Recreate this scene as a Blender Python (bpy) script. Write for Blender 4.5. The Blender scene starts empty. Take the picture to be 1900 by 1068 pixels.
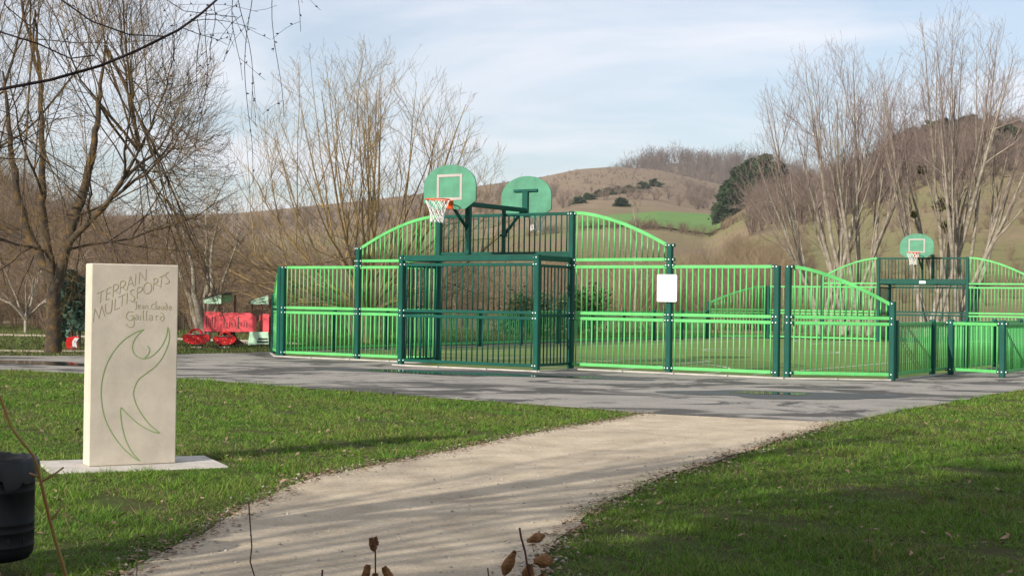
import bpy, bmesh, math, random, sys, time
import numpy as np
from mathutils import Matrix, Vector, Quaternion
T_START = time.time()
R = math.radians
SC = bpy.context.scene
COL = SC.collection

# ------------------------------------------------------------------ camera
CAM_H, CAM_F, CAM_PITCH, CAM_ROLL = 1.286, 2675.0, 0.0088, 0.0135
cam_d = bpy.data.cameras.new('camera'); cam = bpy.data.objects.new('camera', cam_d); COL.objects.link(cam)
cam_d.sensor_width = 36.0; cam_d.lens = CAM_F / 1900 * 36.0
cam_d.clip_start = 0.05; cam_d.clip_end = 9000
_f = Vector((0, math.cos(CAM_PITCH), math.sin(CAM_PITCH))); _u0 = Vector((0, -math.sin(CAM_PITCH), math.cos(CAM_PITCH))); _r0 = Vector((1, 0, 0))
_r = _r0 * math.cos(CAM_ROLL) + _u0 * math.sin(CAM_ROLL); _u = _u0 * math.cos(CAM_ROLL) - _r0 * math.sin(CAM_ROLL)
m = Matrix((_r, _u, -_f)).transposed().to_4x4(); m.translation = (0, 0, CAM_H); cam.matrix_world = m
SC.camera = cam
# ------------------------------------------------------------------ world, sun, exposure
SUN_AZ, SUN_EL = R(49), R(25)          # direction the light travels on the ground, height of the sun
wd = bpy.data.worlds.new('World'); SC.world = wd; wd.use_nodes = True
nt = wd.node_tree; N = nt.nodes; L = nt.links; N.clear()
sky = N.new('ShaderNodeTexSky'); sky.sky_type = 'NISHITA'; sky.sun_disc = False
sky.sun_elevation = SUN_EL; sky.sun_rotation = R(180) + R(90) - SUN_AZ
sky.air_density = 1.0; sky.dust_density = 1.2; sky.ozone_density = 1.6
bg = N.new('ShaderNodeBackground'); bg.inputs[1].default_value = 0.118
out = N.new('ShaderNodeOutputWorld')
tc = N.new('ShaderNodeTexCoord'); sep = N.new('ShaderNodeSeparateXYZ'); L.new(tc.outputs['Generated'], sep.inputs[0])
zc = N.new('ShaderNodeMath'); zc.operation = 'ABSOLUTE'; L.new(sep.outputs[2], zc.inputs[0])
za = N.new('ShaderNodeMath'); za.operation = 'ADD'; za.inputs[1].default_value = 0.10; L.new(zc.outputs[0], za.inputs[0])
dx = N.new('ShaderNodeMath'); dx.operation = 'DIVIDE'; L.new(sep.outputs[0], dx.inputs[0]); L.new(za.outputs[0], dx.inputs[1])
dy = N.new('ShaderNodeMath'); dy.operation = 'DIVIDE'; L.new(sep.outputs[1], dy.inputs[0]); L.new(za.outputs[0], dy.inputs[1])
cb = N.new('ShaderNodeCombineXYZ'); L.new(dx.outputs[0], cb.inputs[0]); L.new(dy.outputs[0], cb.inputs[1])
n1 = N.new('ShaderNodeTexNoise'); n1.inputs['Scale'].default_value = 0.8; n1.inputs['Detail'].default_value = 8; n1.inputs['Roughness'].default_value = 0.55; n1.inputs['Distortion'].default_value = 0.5
L.new(cb.outputs[0], n1.inputs['Vector'])
cr = N.new('ShaderNodeValToRGB'); cr.color_ramp.elements[0].position = 0.43; cr.color_ramp.elements[0].color = (0.30, 0.30, 0.30, 1)
cr.color_ramp.elements[1].position = 0.64; cr.color_ramp.elements[1].color = (0.88, 0.88, 0.88, 1); L.new(n1.outputs['Fac'], cr.inputs[0])
mx = N.new('ShaderNodeMixRGB'); mx.inputs[2].default_value = (7.1, 7.15, 7.6, 1); L.new(cr.outputs[0], mx.inputs[0]); L.new(sky.outputs[0], mx.inputs[1])
L.new(mx.outputs[0], bg.inputs[0]); L.new(bg.outputs[0], out.inputs[0])
sd = bpy.data.lights.new('sun', 'SUN'); sun = bpy.data.objects.new('sun', sd); COL.objects.link(sun)
sd.energy = 5.0; sd.angle = R(0.55); sd.color = (1.0, 0.93, 0.82)
sv = Vector((math.cos(SUN_AZ) * math.cos(SUN_EL), math.sin(SUN_AZ) * math.cos(SUN_EL), -math.sin(SUN_EL)))
sun.rotation_euler = sv.to_track_quat('-Z', 'Y').to_euler(); sun.location = (-20, -25, 30)
SC.view_settings.view_transform = 'Standard'; SC.view_settings.look = 'None'; SC.view_settings.exposure = 0.28; SC.view_settings.gamma = 1.0
SC.view_settings.use_curve_mapping = False
SC.cycles.max_bounces = 6; SC.cycles.transparent_max_bounces = 8; SC.cycles.diffuse_bounces = 3

# ------------------------------------------------------------------ materials
MATS = {}
def mat(name, col, rough=0.7, var=0.0, scale=8.0, col2=None, bump=0.0, bscale=60.0, spec=0.4, metal=0.0, island=0.0, detail=6.0, stretch=None, transl=0.0, ramp=(0.35, 0.65)):
    """procedural material: colour with noise wear, fine bump and per-piece variation"""
    m = bpy.data.materials.new(name); m.use_nodes = True; MATS[name] = m
    nt = m.node_tree; N = nt.nodes; L = nt.links
    b = N['Principled BSDF']; b.inputs['Roughness'].default_value = rough; b.inputs['Metallic'].default_value = metal
    b.inputs['Specular IOR Level'].default_value = spec
    c1 = tuple(col) + (1,); c2 = tuple(col2) + (1,) if col2 else tuple(max(0, x * (1 - var)) for x in col) + (1,)
    tc = N.new('ShaderNodeTexCoord'); vec = tc.outputs['Object']
    if stretch:
        mp = N.new('ShaderNodeMapping'); mp.inputs['Scale'].default_value = stretch; L.new(vec, mp.inputs[0]); vec = mp.outputs[0]
    src = None
    if var or col2:
        n = N.new('ShaderNodeTexNoise'); n.inputs['Scale'].default_value = scale; n.inputs['Detail'].default_value = detail; n.inputs['Roughness'].default_value = 0.65
        L.new(vec, n.inputs['Vector'])
        r = N.new('ShaderNodeValToRGB'); r.color_ramp.elements[0].position = ramp[0]; r.color_ramp.elements[1].position = ramp[1]
        r.color_ramp.elements[0].color = c1; r.color_ramp.elements[1].color = c2
        L.new(n.outputs['Fac'], r.inputs[0]); src = r.outputs[0]
    if island:
        g = N.new('ShaderNodeNewGeometry'); h = N.new('ShaderNodeHueSaturation')
        mr = N.new('ShaderNodeMapRange'); mr.inputs[3].default_value = 1 - island; mr.inputs[4].default_value = 1 + island
        L.new(g.outputs['Random Per Island'], mr.inputs[0]); L.new(mr.outputs[0], h.inputs['Value'])
        if src: L.new(src, h.inputs['Color'])
        else: h.inputs['Color'].default_value = c1
        src = h.outputs[0]
    if src: L.new(src, b.inputs['Base Color'])
    else: b.inputs['Base Color'].default_value = c1
    if bump:
        n2 = N.new('ShaderNodeTexNoise'); n2.inputs['Scale'].default_value = bscale; n2.inputs['Detail'].default_value = 5
        L.new(vec, n2.inputs['Vector']); bp = N.new('ShaderNodeBump'); bp.inputs['Strength'].default_value = bump; bp.inputs['Distance'].default_value = 0.02
        L.new(n2.outputs['Fac'], bp.inputs['Height']); L.new(bp.outputs[0], b.inputs['Normal'])
    if transl:
        b.inputs['Subsurface Weight'].default_value = 0.0
        o = N['Material Output']; tr = N.new('ShaderNodeBsdfTranslucent'); ms = N.new('ShaderNodeMixShader'); ms.inputs[0].default_value = transl
        if src: L.new(src, tr.inputs[0])
        else: tr.inputs[0].default_value = c1
        L.new(b.outputs[0], ms.inputs[1]); L.new(tr.outputs[0], ms.inputs[2]); L.new(ms.outputs[0], o.inputs[0])
    return m

mat('light_green', (0.12, 0.52, 0.15), 0.5, 0.34, 1.4, bump=0.03, spec=0.35)
mat('dark_green', (0.0015, 0.078, 0.056), 0.5, 0.38, 1.4, bump=0.03, spec=0.22)
mat('board_green', (0.075, 0.27, 0.165), 0.55, 0.35, 3.0, spec=0.4)
mat('board_back', (0.06, 0.36, 0.19), 0.6, 0.15, 2.5)
mat('frame_grey', (0.40, 0.36, 0.335), 0.6, 0.2, 8)
mat('orange', (0.75, 0.10, 0.01), 0.4, 0.2, 8)
mat('net_white', (0.78, 0.78, 0.76), 0.8)
mat('bolt_steel', (0.85, 0.85, 0.84), 0.35, spec=0.6)
mat('white_sign', (0.93, 0.93, 0.93), 0.45)
mat('sign_text', (0.42, 0.42, 0.44), 0.6)
mat('stone', (0.58, 0.52, 0.43), 0.85, 0.20, 3.5, bump=0.12, bscale=120, spec=0.2)
mat('slab_stone', (0.55, 0.51, 0.46), 0.9, 0.28, 9, bump=0.3, bscale=90, spec=0.2)
mat('engraved', (0.38, 0.345, 0.21), 0.8)
mat('engraved_green', (0.24, 0.34, 0.14), 0.7)
mat('bin_plastic', (0.006, 0.008, 0.010), 0.6, 0.4, 6, spec=0.15)
mat('bin_bag', (0.004, 0.005, 0.006), 0.35, spec=0.3)
mat('red', (0.85, 0.105, 0.125), 0.45, 0.2, 5)
mat('bright_red', (0.65, 0.02, 0.02), 0.4, 0.15, 5)
mat('mint', (0.52, 0.78, 0.56), 0.5, 0.1, 5)
mat('deep_green', (0.03, 0.09, 0.035), 0.6)
mat('brown_wood', (0.14, 0.055, 0.035), 0.8, 0.3, 10)
mat('roof_dark', (0.05, 0.03, 0.03), 0.7)
mat('white_paint', (0.8, 0.8, 0.78), 0.5, 0.1, 8)
mat('spring_steel', (0.3, 0.3, 0.3), 0.4, metal=0.8)
mat('bark_dark', (0.050, 0.040, 0.030), 0.95, 0, 6, (0.15, 0.085, 0.025), bump=0.8, bscale=40, ramp=(0.45, 0.7))
mat('bark_yellow', (0.18, 0.135, 0.08), 0.95, 0, 2.5, (0.34, 0.225, 0.075), bump=0.5, bscale=30, ramp=(0.42, 0.7))
mat('bark_pale', (0.33, 0.29, 0.235), 0.9, 0, 4, (0.15, 0.13, 0.095), bump=0.4, bscale=30)
mat('twig_mixed', (0.085, 0.062, 0.04), 0.95, 0, 1.6, (0.26, 0.165, 0.045), ramp=(0.42, 0.66))
mat('twig_red', (0.27, 0.20, 0.18), 0.9, 0.3, 3)
mat('twig_near', (0.035, 0.022, 0.020), 0.85, 0.4, 12)
mat('twig_near_pale', (0.16, 0.14, 0.12), 0.85, 0.4, 12)
mat('brush', (0.215, 0.15, 0.10), 0.95, 0, 0.25, (0.14, 0.10, 0.072), island=0.35)
mat('brush_tan', (0.29, 0.215, 0.125), 0.95, 0, 0.3, (0.15, 0.11, 0.07), island=0.35)
mat('wood_far', (0.19, 0.14, 0.105), 0.95, 0, 0.05, (0.13, 0.10, 0.08), island=0.3)
mat('evergreen', (0.022, 0.040, 0.016), 0.8, 0, 1.5, (0.035, 0.06, 0.018), island=0.4)
mat('pine_green', (0.11, 0.20, 0.15), 0.8, 0, 3, (0.055, 0.12, 0.08), island=0.4)
mat('mistletoe', (0.09, 0.10, 0.018), 0.8, 0, 3, (0.055, 0.06, 0.012), island=0.3)
mat('ivy', (0.05, 0.085, 0.02), 0.6, 0, 2, (0.03, 0.05, 0.012), island=0.4)
mat('grass_dry', (0.25, 0.20, 0.09), 0.8, 0, 2.0, (0.17, 0.15, 0.055), island=0.5, transl=0.3)
mat('grass_blade', (0.088, 0.205, 0.018), 0.6, 0, 1.0, (0.165, 0.25, 0.036), island=0.65, spec=0.3, transl=0.35)
mat('grass_far', (0.08, 0.13, 0.022), 0.8, 0, 0.5, (0.14, 0.14, 0.05), island=0.4, transl=0.3)
mat('dead_leaf', (0.17, 0.10, 0.055), 0.85, 0, 40, (0.27, 0.19, 0.13), island=0.5)
mat('curled_leaf', (0.40, 0.20, 0.08), 0.8, 0, 60, (0.24, 0.11, 0.045), bump=0.5, bscale=150)
mat('stem_red', (0.13, 0.045, 0.04), 0.6, 0.4, 30)
mat('stem_orange', (0.30, 0.11, 0.03), 0.5, 0, 12, (0.22, 0.20, 0.04))
mat('pebble', (0.40, 0.365, 0.31), 0.9, 0.3, 30, island=0.35)
mat('kerb', (0.46, 0.43, 0.39), 0.9, 0.3, 5, bump=0.3)
mat('line_white', (0.62, 0.66, 0.56), 0.8, 0.25, 6)
mat('orange_wood', (0.42, 0.17, 0.05), 0.7)

def coords_mat(name):
    m = bpy.data.materials.new(name); m.use_nodes = True; MATS[name] = m
    return m, m.node_tree.nodes, m.node_tree.links, m.node_tree.nodes['Principled BSDF']
def noise(N, L, vec, scale, detail=6, rough=0.6, dist=0.0):
    n = N.new('ShaderNodeTexNoise'); n.inputs['Scale'].default_value = scale; n.inputs['Detail'].default_value = detail
    n.inputs['Roughness'].default_value = rough; n.inputs['Distortion'].default_value = dist; L.new(vec, n.inputs['Vector']); return n.outputs['Fac']
def ramp(N, L, fac, p0, c0, p1, c1):
    r = N.new('ShaderNodeValToRGB'); e = r.color_ramp.elements; e[0].position = p0; e[1].position = p1
    e[0].color = (c0 if isinstance(c0, tuple) else (c0,) * 3) + (1,); e[1].color = (c1 if isinstance(c1, tuple) else (c1,) * 3) + (1,)
    L.new(fac, r.inputs[0]); return r.outputs[0]
def mixc(N, L, fac, a, b, mode='MIX'):
    x = N.new('ShaderNodeMixRGB'); x.blend_type = mode
    for i, v in ((0, fac), (1, a), (2, b)):
        if isinstance(v, (int, float)): x.inputs[i].default_value = v if i == 0 else (v, v, v, 1)
        elif isinstance(v, tuple): x.inputs[i].default_value = v + (1,)
        else: L.new(v, x.inputs[i])
    return x.outputs[0]
def obj_vec(N, L, scale=(1, 1, 1), rotz=0):
    t = N.new('ShaderNodeTexCoord'); mp = N.new('ShaderNodeMapping'); mp.inputs['Scale'].default_value = scale; mp.inputs['Rotation'].default_value = (0, 0, rotz)
    L.new(t.outputs['Object'], mp.inputs[0]); return mp.outputs[0]
def add_bump(N, L, b, h, strength, dist):
    bp = N.new('ShaderNodeBump'); bp.inputs['Strength'].default_value = strength; bp.inputs['Distance'].default_value = dist
    L.new(h, bp.inputs['Height']); L.new(bp.outputs[0], b.inputs['Normal'])

# asphalt: pale worn grey with damp dark stains (rougher where dry)
m, N, L, b = coords_mat('asphalt')
v = obj_vec(N, L)
base = ramp(N, L, noise(N, L, v, 60, 3), 0.3, (0.17, 0.157, 0.138), 0.75, (0.42, 0.39, 0.345))
base = mixc(N, L, 0.35, base, ramp(N, L, noise(N, L, v, 1.3, 5), 0.35, (0.19, 0.178, 0.16), 0.7, (0.40, 0.375, 0.34)))
wet = ramp(N, L, noise(N, L, obj_vec(N, L, (0.75, 1.15, 1), R(-30)), 0.62, 10, 0.7, 0.9), 0.50, 0.0, 0.55, 1.0)
L.new(mixc(N, L, wet, base, mixc(N, L, 0.16, (0.05, 0.047, 0.045), base)), b.inputs['Base Color'])
L.new(ramp(N, L, wet, 0.0, 0.95, 1.0, 0.8), b.inputs['Roughness']); b.inputs['Specular IOR Level'].default_value = 0.15
add_bump(N, L, b, noise(N, L, v, 130, 3), 0.35, 0.01)
# crushed limestone path
m, N, L, b = coords_mat('limestone_path')
v = obj_vec(N, L)
base = ramp(N, L, noise(N, L, v, 2.1, 7, 0.62, 0.3), 0.33, (0.32, 0.255, 0.18), 0.66, (0.66, 0.55, 0.40))
base = mixc(N, L, 0.45, base, ramp(N, L, noise(N, L, v, 45, 4, 0.7), 0.3, (0.31, 0.245, 0.175), 0.72, (0.71, 0.605, 0.455)))
base = mixc(N, L, ramp(N, L, noise(N, L, v, 190, 2), 0.63, 0.0, 0.72, 0.6), base, (0.62, 0.59, 0.53))
base = mixc(N, L, ramp(N, L, noise(N, L, v, 75, 3), 0.66, 0.0, 0.74, 0.7), base, (0.13, 0.11, 0.085))
L.new(base, b.inputs['Base Color']); b.inputs['Roughness'].default_value = 0.95; b.inputs['Specular IOR Level'].default_value = 0.15
hh = mixc(N, L, 0.5, noise(N, L, v, 90, 4, 0.7), noise(N, L, v, 9, 5))
add_bump(N, L, b, hh, 0.7, 0.03)
# ground: soil and short grass near, rough pasture on the slopes
m, N, L, b = coords_mat('ground')
v = obj_vec(N, L)
near = ramp(N, L, noise(N, L, v, 3.0, 8, 0.7), 0.35, (0.07, 0.058, 0.028), 0.65, (0.06, 0.085, 0.02))
far = ramp(N, L, noise(N, L, obj_vec(N, L, (1, 0.5, 1)), 0.045, 7, 0.65), 0.36, (0.235, 0.175, 0.10), 0.54, (0.14, 0.165, 0.045))
far = mixc(N, L, 0.5, far, ramp(N, L, noise(N, L, v, 0.6, 6, 0.7), 0.3, (0.17, 0.125, 0.08), 0.7, (0.30, 0.235, 0.145)))
far = mixc(N, L, ramp(N, L, noise(N, L, v, 0.012, 6, 0.65), 0.5, 0.0, 0.62, 0.7), far, (0.20, 0.135, 0.105))
g = N.new('ShaderNodeNewGeometry'); ln = N.new('ShaderNodeVectorMath'); ln.operation = 'LENGTH'; L.new(g.outputs['Position'], ln.inputs[0])
m2 = N.new('ShaderNodeMapRange'); m2.inputs[1].default_value = 320; m2.inputs[2].default_value = 430; L.new(ln.outputs['Value'], m2.inputs[0])
hill = ramp(N, L, noise(N, L, obj_vec(N, L, (1, 0.6, 1)), 0.03, 8, 0.7), 0.35, (0.17, 0.118, 0.085), 0.65, (0.27, 0.205, 0.135))
hill = mixc(N, L, 0.4, hill, ramp(N, L, noise(N, L, v, 0.25, 6, 0.7), 0.35, (0.13, 0.09, 0.065), 0.65, (0.30, 0.235, 0.15)))
far = mixc(N, L, m2.outputs[0], far, hill)
mr = N.new('ShaderNodeMapRange'); mr.inputs[1].default_value = 44; mr.inputs[2].default_value = 66; L.new(ln.outputs['Value'], mr.inputs[0])
L.new(mixc(N, L, mr.outputs[0], near, far), b.inputs['Base Color']); b.inputs['Roughness'].default_value = 1.0; b.inputs['Specular IOR Level'].default_value = 0.1
add_bump(N, L, b, noise(N, L, v, 30, 5), 0.6, 0.05)
# synthetic turf
m, N, L, b = coords_mat('turf')
v = obj_vec(N, L)
base = ramp(N, L, noise(N, L, v, 0.9, 6), 0.35, (0.125, 0.185, 0.045), 0.68, (0.18, 0.23, 0.07))
base = mixc(N, L, 0.5, base, ramp(N, L, noise(N, L, v, 90, 3), 0.3, (0.09, 0.14, 0.03), 0.7, (0.20, 0.25, 0.075)))
L.new(base, b.inputs['Base Color']); b.inputs['Roughness'].default_value = 0.9; b.inputs['Specular IOR Level'].default_value = 0.2
add_bump(N, L, b, noise(N, L, v, 150, 3), 0.5, 0.02)
# green meadow on the slope
m, N, L, b = coords_mat('meadow')
L.new(ramp(N, L, noise(N, L, obj_vec(N, L), 0.05, 6), 0.3, (0.085, 0.20, 0.025), 0.7, (0.125, 0.225, 0.04)), b.inputs['Base Color']); b.inputs['Roughness'].default_value = 1
# puddle water over dark asphalt
m, N, L, b = coords_mat('puddle_water')
b.inputs['Base Color'].default_value = (0.035, 0.036, 0.036, 1); b.inputs['Roughness'].default_value = 0.03; b.inputs['IOR'].default_value = 1.33
add_bump(N, L, b, noise(N, L, obj_vec(N, L), 14, 3), 0.05, 0.01)
m, N, L, b = coords_mat('wet_asphalt')
L.new(ramp(N, L, noise(N, L, obj_vec(N, L), 60, 3), 0.3, (0.035, 0.035, 0.036), 0.75, (0.07, 0.069, 0.068)), b.inputs['Base Color']); b.inputs['Roughness'].default_value = 0.6
add_bump(N, L, b, noise(N, L, obj_vec(N, L), 130, 3), 0.3, 0.01)

# ------------------------------------------------------------------ helpers
def tag(o, label=None, cat=None, group=None, kind=None):
    if label: o['label'] = label
    if cat: o['category'] = cat
    if group: o['group'] = group
    if kind: o['kind'] = kind
    return o
def empty(name, loc=(0, 0, 0), rotz=0.0, label=None, cat=None, group=None):
    o = bpy.data.objects.new(name, None); COL.objects.link(o); o.empty_display_size = 0.2
    o.location = loc; o.rotation_euler = (0, 0, rotz); return tag(o, label, cat, group)
def obj(name, me, mt=None, parent=None, loc=(0, 0, 0), rot=(0, 0, 0), scale=(1, 1, 1)):
    o = bpy.data.objects.new(name, me); COL.objects.link(o)
    o.location = loc; o.rotation_euler = rot; o.scale = scale
    if parent is not None: o.parent = parent
    if mt and not me.materials: me.materials.append(MATS[mt])
    return o
def mesh(name, V, F, mt=None, smooth=False):
    me = bpy.data.meshes.new(name); V = np.asarray(V, dtype=np.float32)
    if isinstance(F, np.ndarray) and F.ndim == 2:
        k = F.shape[1]; me.vertices.add(len(V)); me.vertices.foreach_set('co', V.ravel())
        me.loops.add(F.size); me.loops.foreach_set('vertex_index', F.ravel().astype(np.int32))
        me.polygons.add(len(F)); me.polygons.foreach_set('loop_start', np.arange(0, F.size, k, dtype=np.int32))
        me.update(calc_edges=True)
    else:
        me.from_pydata([tuple(map(float, v)) for v in V], [], [tuple(map(int, f)) for f in F])
    if smooth: me.polygons.foreach_set('use_smooth', np.ones(len(me.polygons), dtype=bool))
    if mt: me.materials.append(MATS[mt])
    return me
def bm_mesh(name, fn, mt=None, smooth=False):
    bm = bmesh.new(); fn(bm); bmesh.ops.recalc_face_normals(bm, faces=bm.faces)
    me = bpy.data.meshes.new(name); bm.to_mesh(me); bm.free()
    if smooth:
        for p in me.polygons: p.use_smooth = True
    if mt: me.materials.append(MATS[mt])
    return me
def bm_box(bm, c, s, bevel=0.0, rotz=0.0):
    r = bmesh.ops.create_cube(bm, size=1.0); vs = r['verts']
    bmesh.ops.scale(bm, vec=s, verts=vs)
    if bevel:
        es = list({e for v in vs for e in v.link_edges})
        rr = bmesh.ops.bevel(bm, geom=es, offset=bevel, segments=1, affect='EDGES'); vs = rr['verts'] if rr['verts'] else vs
        vs = list({v for f in rr['faces'] for v in f.verts} | set(v for v in vs if v.is_valid))
    if rotz: bmesh.ops.rotate(bm, verts=vs, cent=(0, 0, 0), matrix=Matrix.Rotation(rotz, 3, 'Z'))
    bmesh.ops.translate(bm, vec=c, verts=vs); return vs
CACHE = {}
def box_mesh(s, mt, bevel=0.0, key='box'):
    k = (key, tuple(round(x, 4) for x in s), mt, bevel)
    if k not in CACHE: CACHE[k] = bm_mesh(key, lambda bm: bm_box(bm, (0, 0, 0), s, bevel), mt)
    return CACHE[k]
def tube_arrays(P, Rr, sides):
    """P (n,k,3) polylines, Rr (n,k) radii -> verts, quads"""
    n, k, _ = P.shape
    t = np.empty_like(P); t[:, 1:-1] = P[:, 2:] - P[:, :-2]; t[:, 0] = P[:, 1] - P[:, 0]; t[:, -1] = P[:, -1] - P[:, -2]
    t /= np.linalg.norm(t, axis=2, keepdims=True) + 1e-9
    d = P[:, -1] - P[:, 0]; ref = np.where((np.abs(d[:, 2]) > 0.8 * np.linalg.norm(d, axis=1))[:, None], np.array([[1.0, 0, 0]]), np.array([[0, 0, 1.0]]))[:, None, :]
    a = np.cross(t, np.broadcast_to(ref, t.shape)); a /= np.linalg.norm(a, axis=2, keepdims=True) + 1e-9
    b = np.cross(t, a)
    ang = np.arange(sides) * 2 * np.pi / sides
    V = P[:, :, None, :] + Rr[:, :, None, None] * (a[:, :, None, :] * np.cos(ang)[None, None, :, None] + b[:, :, None, :] * np.sin(ang)[None, None, :, None])
    V = V.reshape(-1, 3)
    i = np.arange(n)[:, None, None] * (k * sides) + np.arange(k - 1)[None, :, None] * sides; j = np.arange(sides)[None, None, :]; j2 = (j + 1) % sides
    F = np.stack([i + j, i + j2, i + sides + j2, i + sides + j], axis=-1).reshape(-1, 4)
    return V, F
def tubes_mesh(name, polys, mt, sides_fn=None, smooth=True):
    """polys: list of (points, radii)"""
    groups = {}
    for p, r in polys:
        s = sides_fn(max(r)) if sides_fn else 4
        groups.setdefault((len(p), s), []).append((p, r))
    Vs, Fs, off = [], [], 0
    for (k, s), lst in groups.items():
        P = np.array([x[0] for x in lst], dtype=np.float64); Q = np.array([x[1] for x in lst], dtype=np.float64)
        V, F = tube_arrays(P, Q, s); Vs.append(V); Fs.append(F + off); off += len(V)
    return mesh(name, np.concatenate(Vs), np.concatenate(Fs), mt, smooth)
def tube_obj(name, pts, r, mt, parent=None, sides=8, loc=(0, 0, 0)):
    rr = [r] * len(pts) if isinstance(r, (int, float)) else r
    V, F = tube_arrays(np.array([pts], dtype=float), np.array([rr], dtype=float), sides)
    k = len(pts); F = [tuple(f) for f in F]; F.append(tuple(reversed(range(sides)))); F.append(tuple(range((k - 1) * sides, k * sides)))
    return obj(name, mesh(name, V, F, mt, sides > 5), None, parent, loc)
def prism(name, outline, depth, mt, axis='y'):
    """outline in (x,z), extruded along y from 0 to depth"""
    n = len(outline); V = [(x, 0, z) for x, z in outline] + [(x, depth, z) for x, z in outline]
    F = [tuple(range(n)), tuple(reversed(range(n, 2 * n)))] + [(i, i + n, (i + 1) % n + n, (i + 1) % n) for i in range(n)]
    me = mesh(name, V, F, mt); bm = bmesh.new(); bm.from_mesh(me); bmesh.ops.recalc_face_normals(bm, faces=bm.faces); bm.to_mesh(me); bm.free(); return me
def in_poly(P, poly):
    x, y = P[:, 0], P[:, 1]; ins = np.zeros(len(P), bool); n = len(poly)
    for i in range(n):
        x1, y1 = poly[i]; x2, y2 = poly[(i + 1) % n]
        c = ((y1 > y) != (y2 > y)) & (x < (x2 - x1) * (y - y1) / (y2 - y1 + 1e-12) + x1); ins ^= c
    return ins
def spline(pts, step):
    """Catmull-Rom through 2D/3D points"""
    P = np.array(pts, float); P = np.vstack([2 * P[0] - P[1], P, 2 * P[-1] - P[-2]]); o = []
    for i in range(1, len(P) - 2):
        n = max(1, int(np.linalg.norm(P[i + 1] - P[i]) / step))
        for t in np.arange(n) / n:
            o.append(0.5 * (2 * P[i] + (P[i + 1] - P[i - 1]) * t + (2 * P[i - 1] - 5 * P[i] + 4 * P[i + 1] - P[i + 2]) * t * t + (3 * P[i] - P[i - 1] - 3 * P[i + 1] + P[i + 2]) * t ** 3))
    o.append(P[-2]); return np.array(o)
def wob(P, amp, seed):
    """irregular edge: displaced along the normal by summed sines"""
    rs = np.random.RandomState(seed); d = np.gradient(P, axis=0); n = np.stack([-d[:, 1], d[:, 0]], 1); n /= np.linalg.norm(n, axis=1, keepdims=True) + 1e-9
    s = np.concatenate([[0], np.cumsum(np.linalg.norm(np.diff(P, axis=0), axis=1))]); w = np.zeros(len(P))
    for f in (0.7, 1.6, 3.7, 8.1, 17.0): w += np.sin(s * f + rs.rand() * 6.3) / f ** 0.55 * (0.6 + 0.8 * rs.rand())
    return P + n * (w * amp * 0.5)[:, None]
def sheet(name, poly, z, mt):
    bm = bmesh.new(); f = bm.faces.new([bm.verts.new((x, y, z)) for x, y in poly]); bmesh.ops.triangulate(bm, faces=[f])
    bmesh.ops.recalc_face_normals(bm, faces=bm.faces)
    me = bpy.data.meshes.new(name); bm.to_mesh(me); bm.free()
    if len(me.polygons) and me.polygons[0].normal.z < 0: me.flip_normals()
    me.materials.append(MATS[mt]); return tag(obj(name, me), kind='structure')

# ------------------------------------------------------------------ terrain
def ip(a, xs, ys): return np.interp(a, xs, ys)
def height(x, y):
    x = np.asarray(x, float); y = np.asarray(y, float)
    r = np.hypot(x, y); az = np.arctan2(x, np.maximum(y, 1e-6)); az = np.where(y <= 0, np.sign(x) * 1.5, az); t = np.tan(np.clip(az, -1.2, 1.2))
    win = np.clip((1.25 - np.abs(az)) / 0.5, 0, 1)
    def ridge(E, r0, rc, p, fall):
        u = np.clip((r - r0) / (rc - r0), 0, 1); up = E * rc * u ** p * (1 - 0.0 * u)
        return np.where(r > rc, E * rc * np.exp(-np.maximum(r - rc, 0) / fall), up)
    far = ridge(ip(t, [-0.6, -0.4, -0.2, -0.1, -0.02, 0.02, 0.045, 0.07, 0.10, 0.13, 0.16, 0.2, 0.3, 0.5], [0.05, 0.05, 0.058, 0.070, 0.082, 0.088, 0.0935, 0.0955, 0.094, 0.087, 0.08, 0.07, 0.06, 0.05]), 72, 700, 1.35, 500)
    back = ridge(ip(t, [-0.5, 0.0, 0.06, 0.075, 0.095, 0.12, 0.145, 0.18, 0.3], [0.02, 0.04, 0.078, 0.089, 0.0975, 0.0995, 0.097, 0.094, 0.08]), 750, 1100, 1.0, 700)
    right = ridge(ip(t, [0.08, 0.13, 0.165, 0.20, 0.24, 0.265, 0.29, 0.32, 0.36, 0.6], [0.0, 0.05, 0.072, 0.082, 0.092, 0.105, 0.114, 0.119, 0.118, 0.11]), 85, 330, 1.25, 900)
    left = ridge(ip(t, [-0.8, -0.37, -0.33, -0.29, -0.25, -0.2, -0.12], [0.11, 0.085, 0.062, 0.045, 0.032, 0.02, 0.0]), 62, 170, 1.3, 200)
    h = np.maximum(np.maximum(far, back), np.maximum(right, left))
    u = np.clip((r - 75) / 60, 0, 1)
    return h * win + u * (np.sin(x * 0.05) * np.cos(y * 0.043)) * 0.22 * np.clip(r / 150, 0.3, 3) * win
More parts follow.
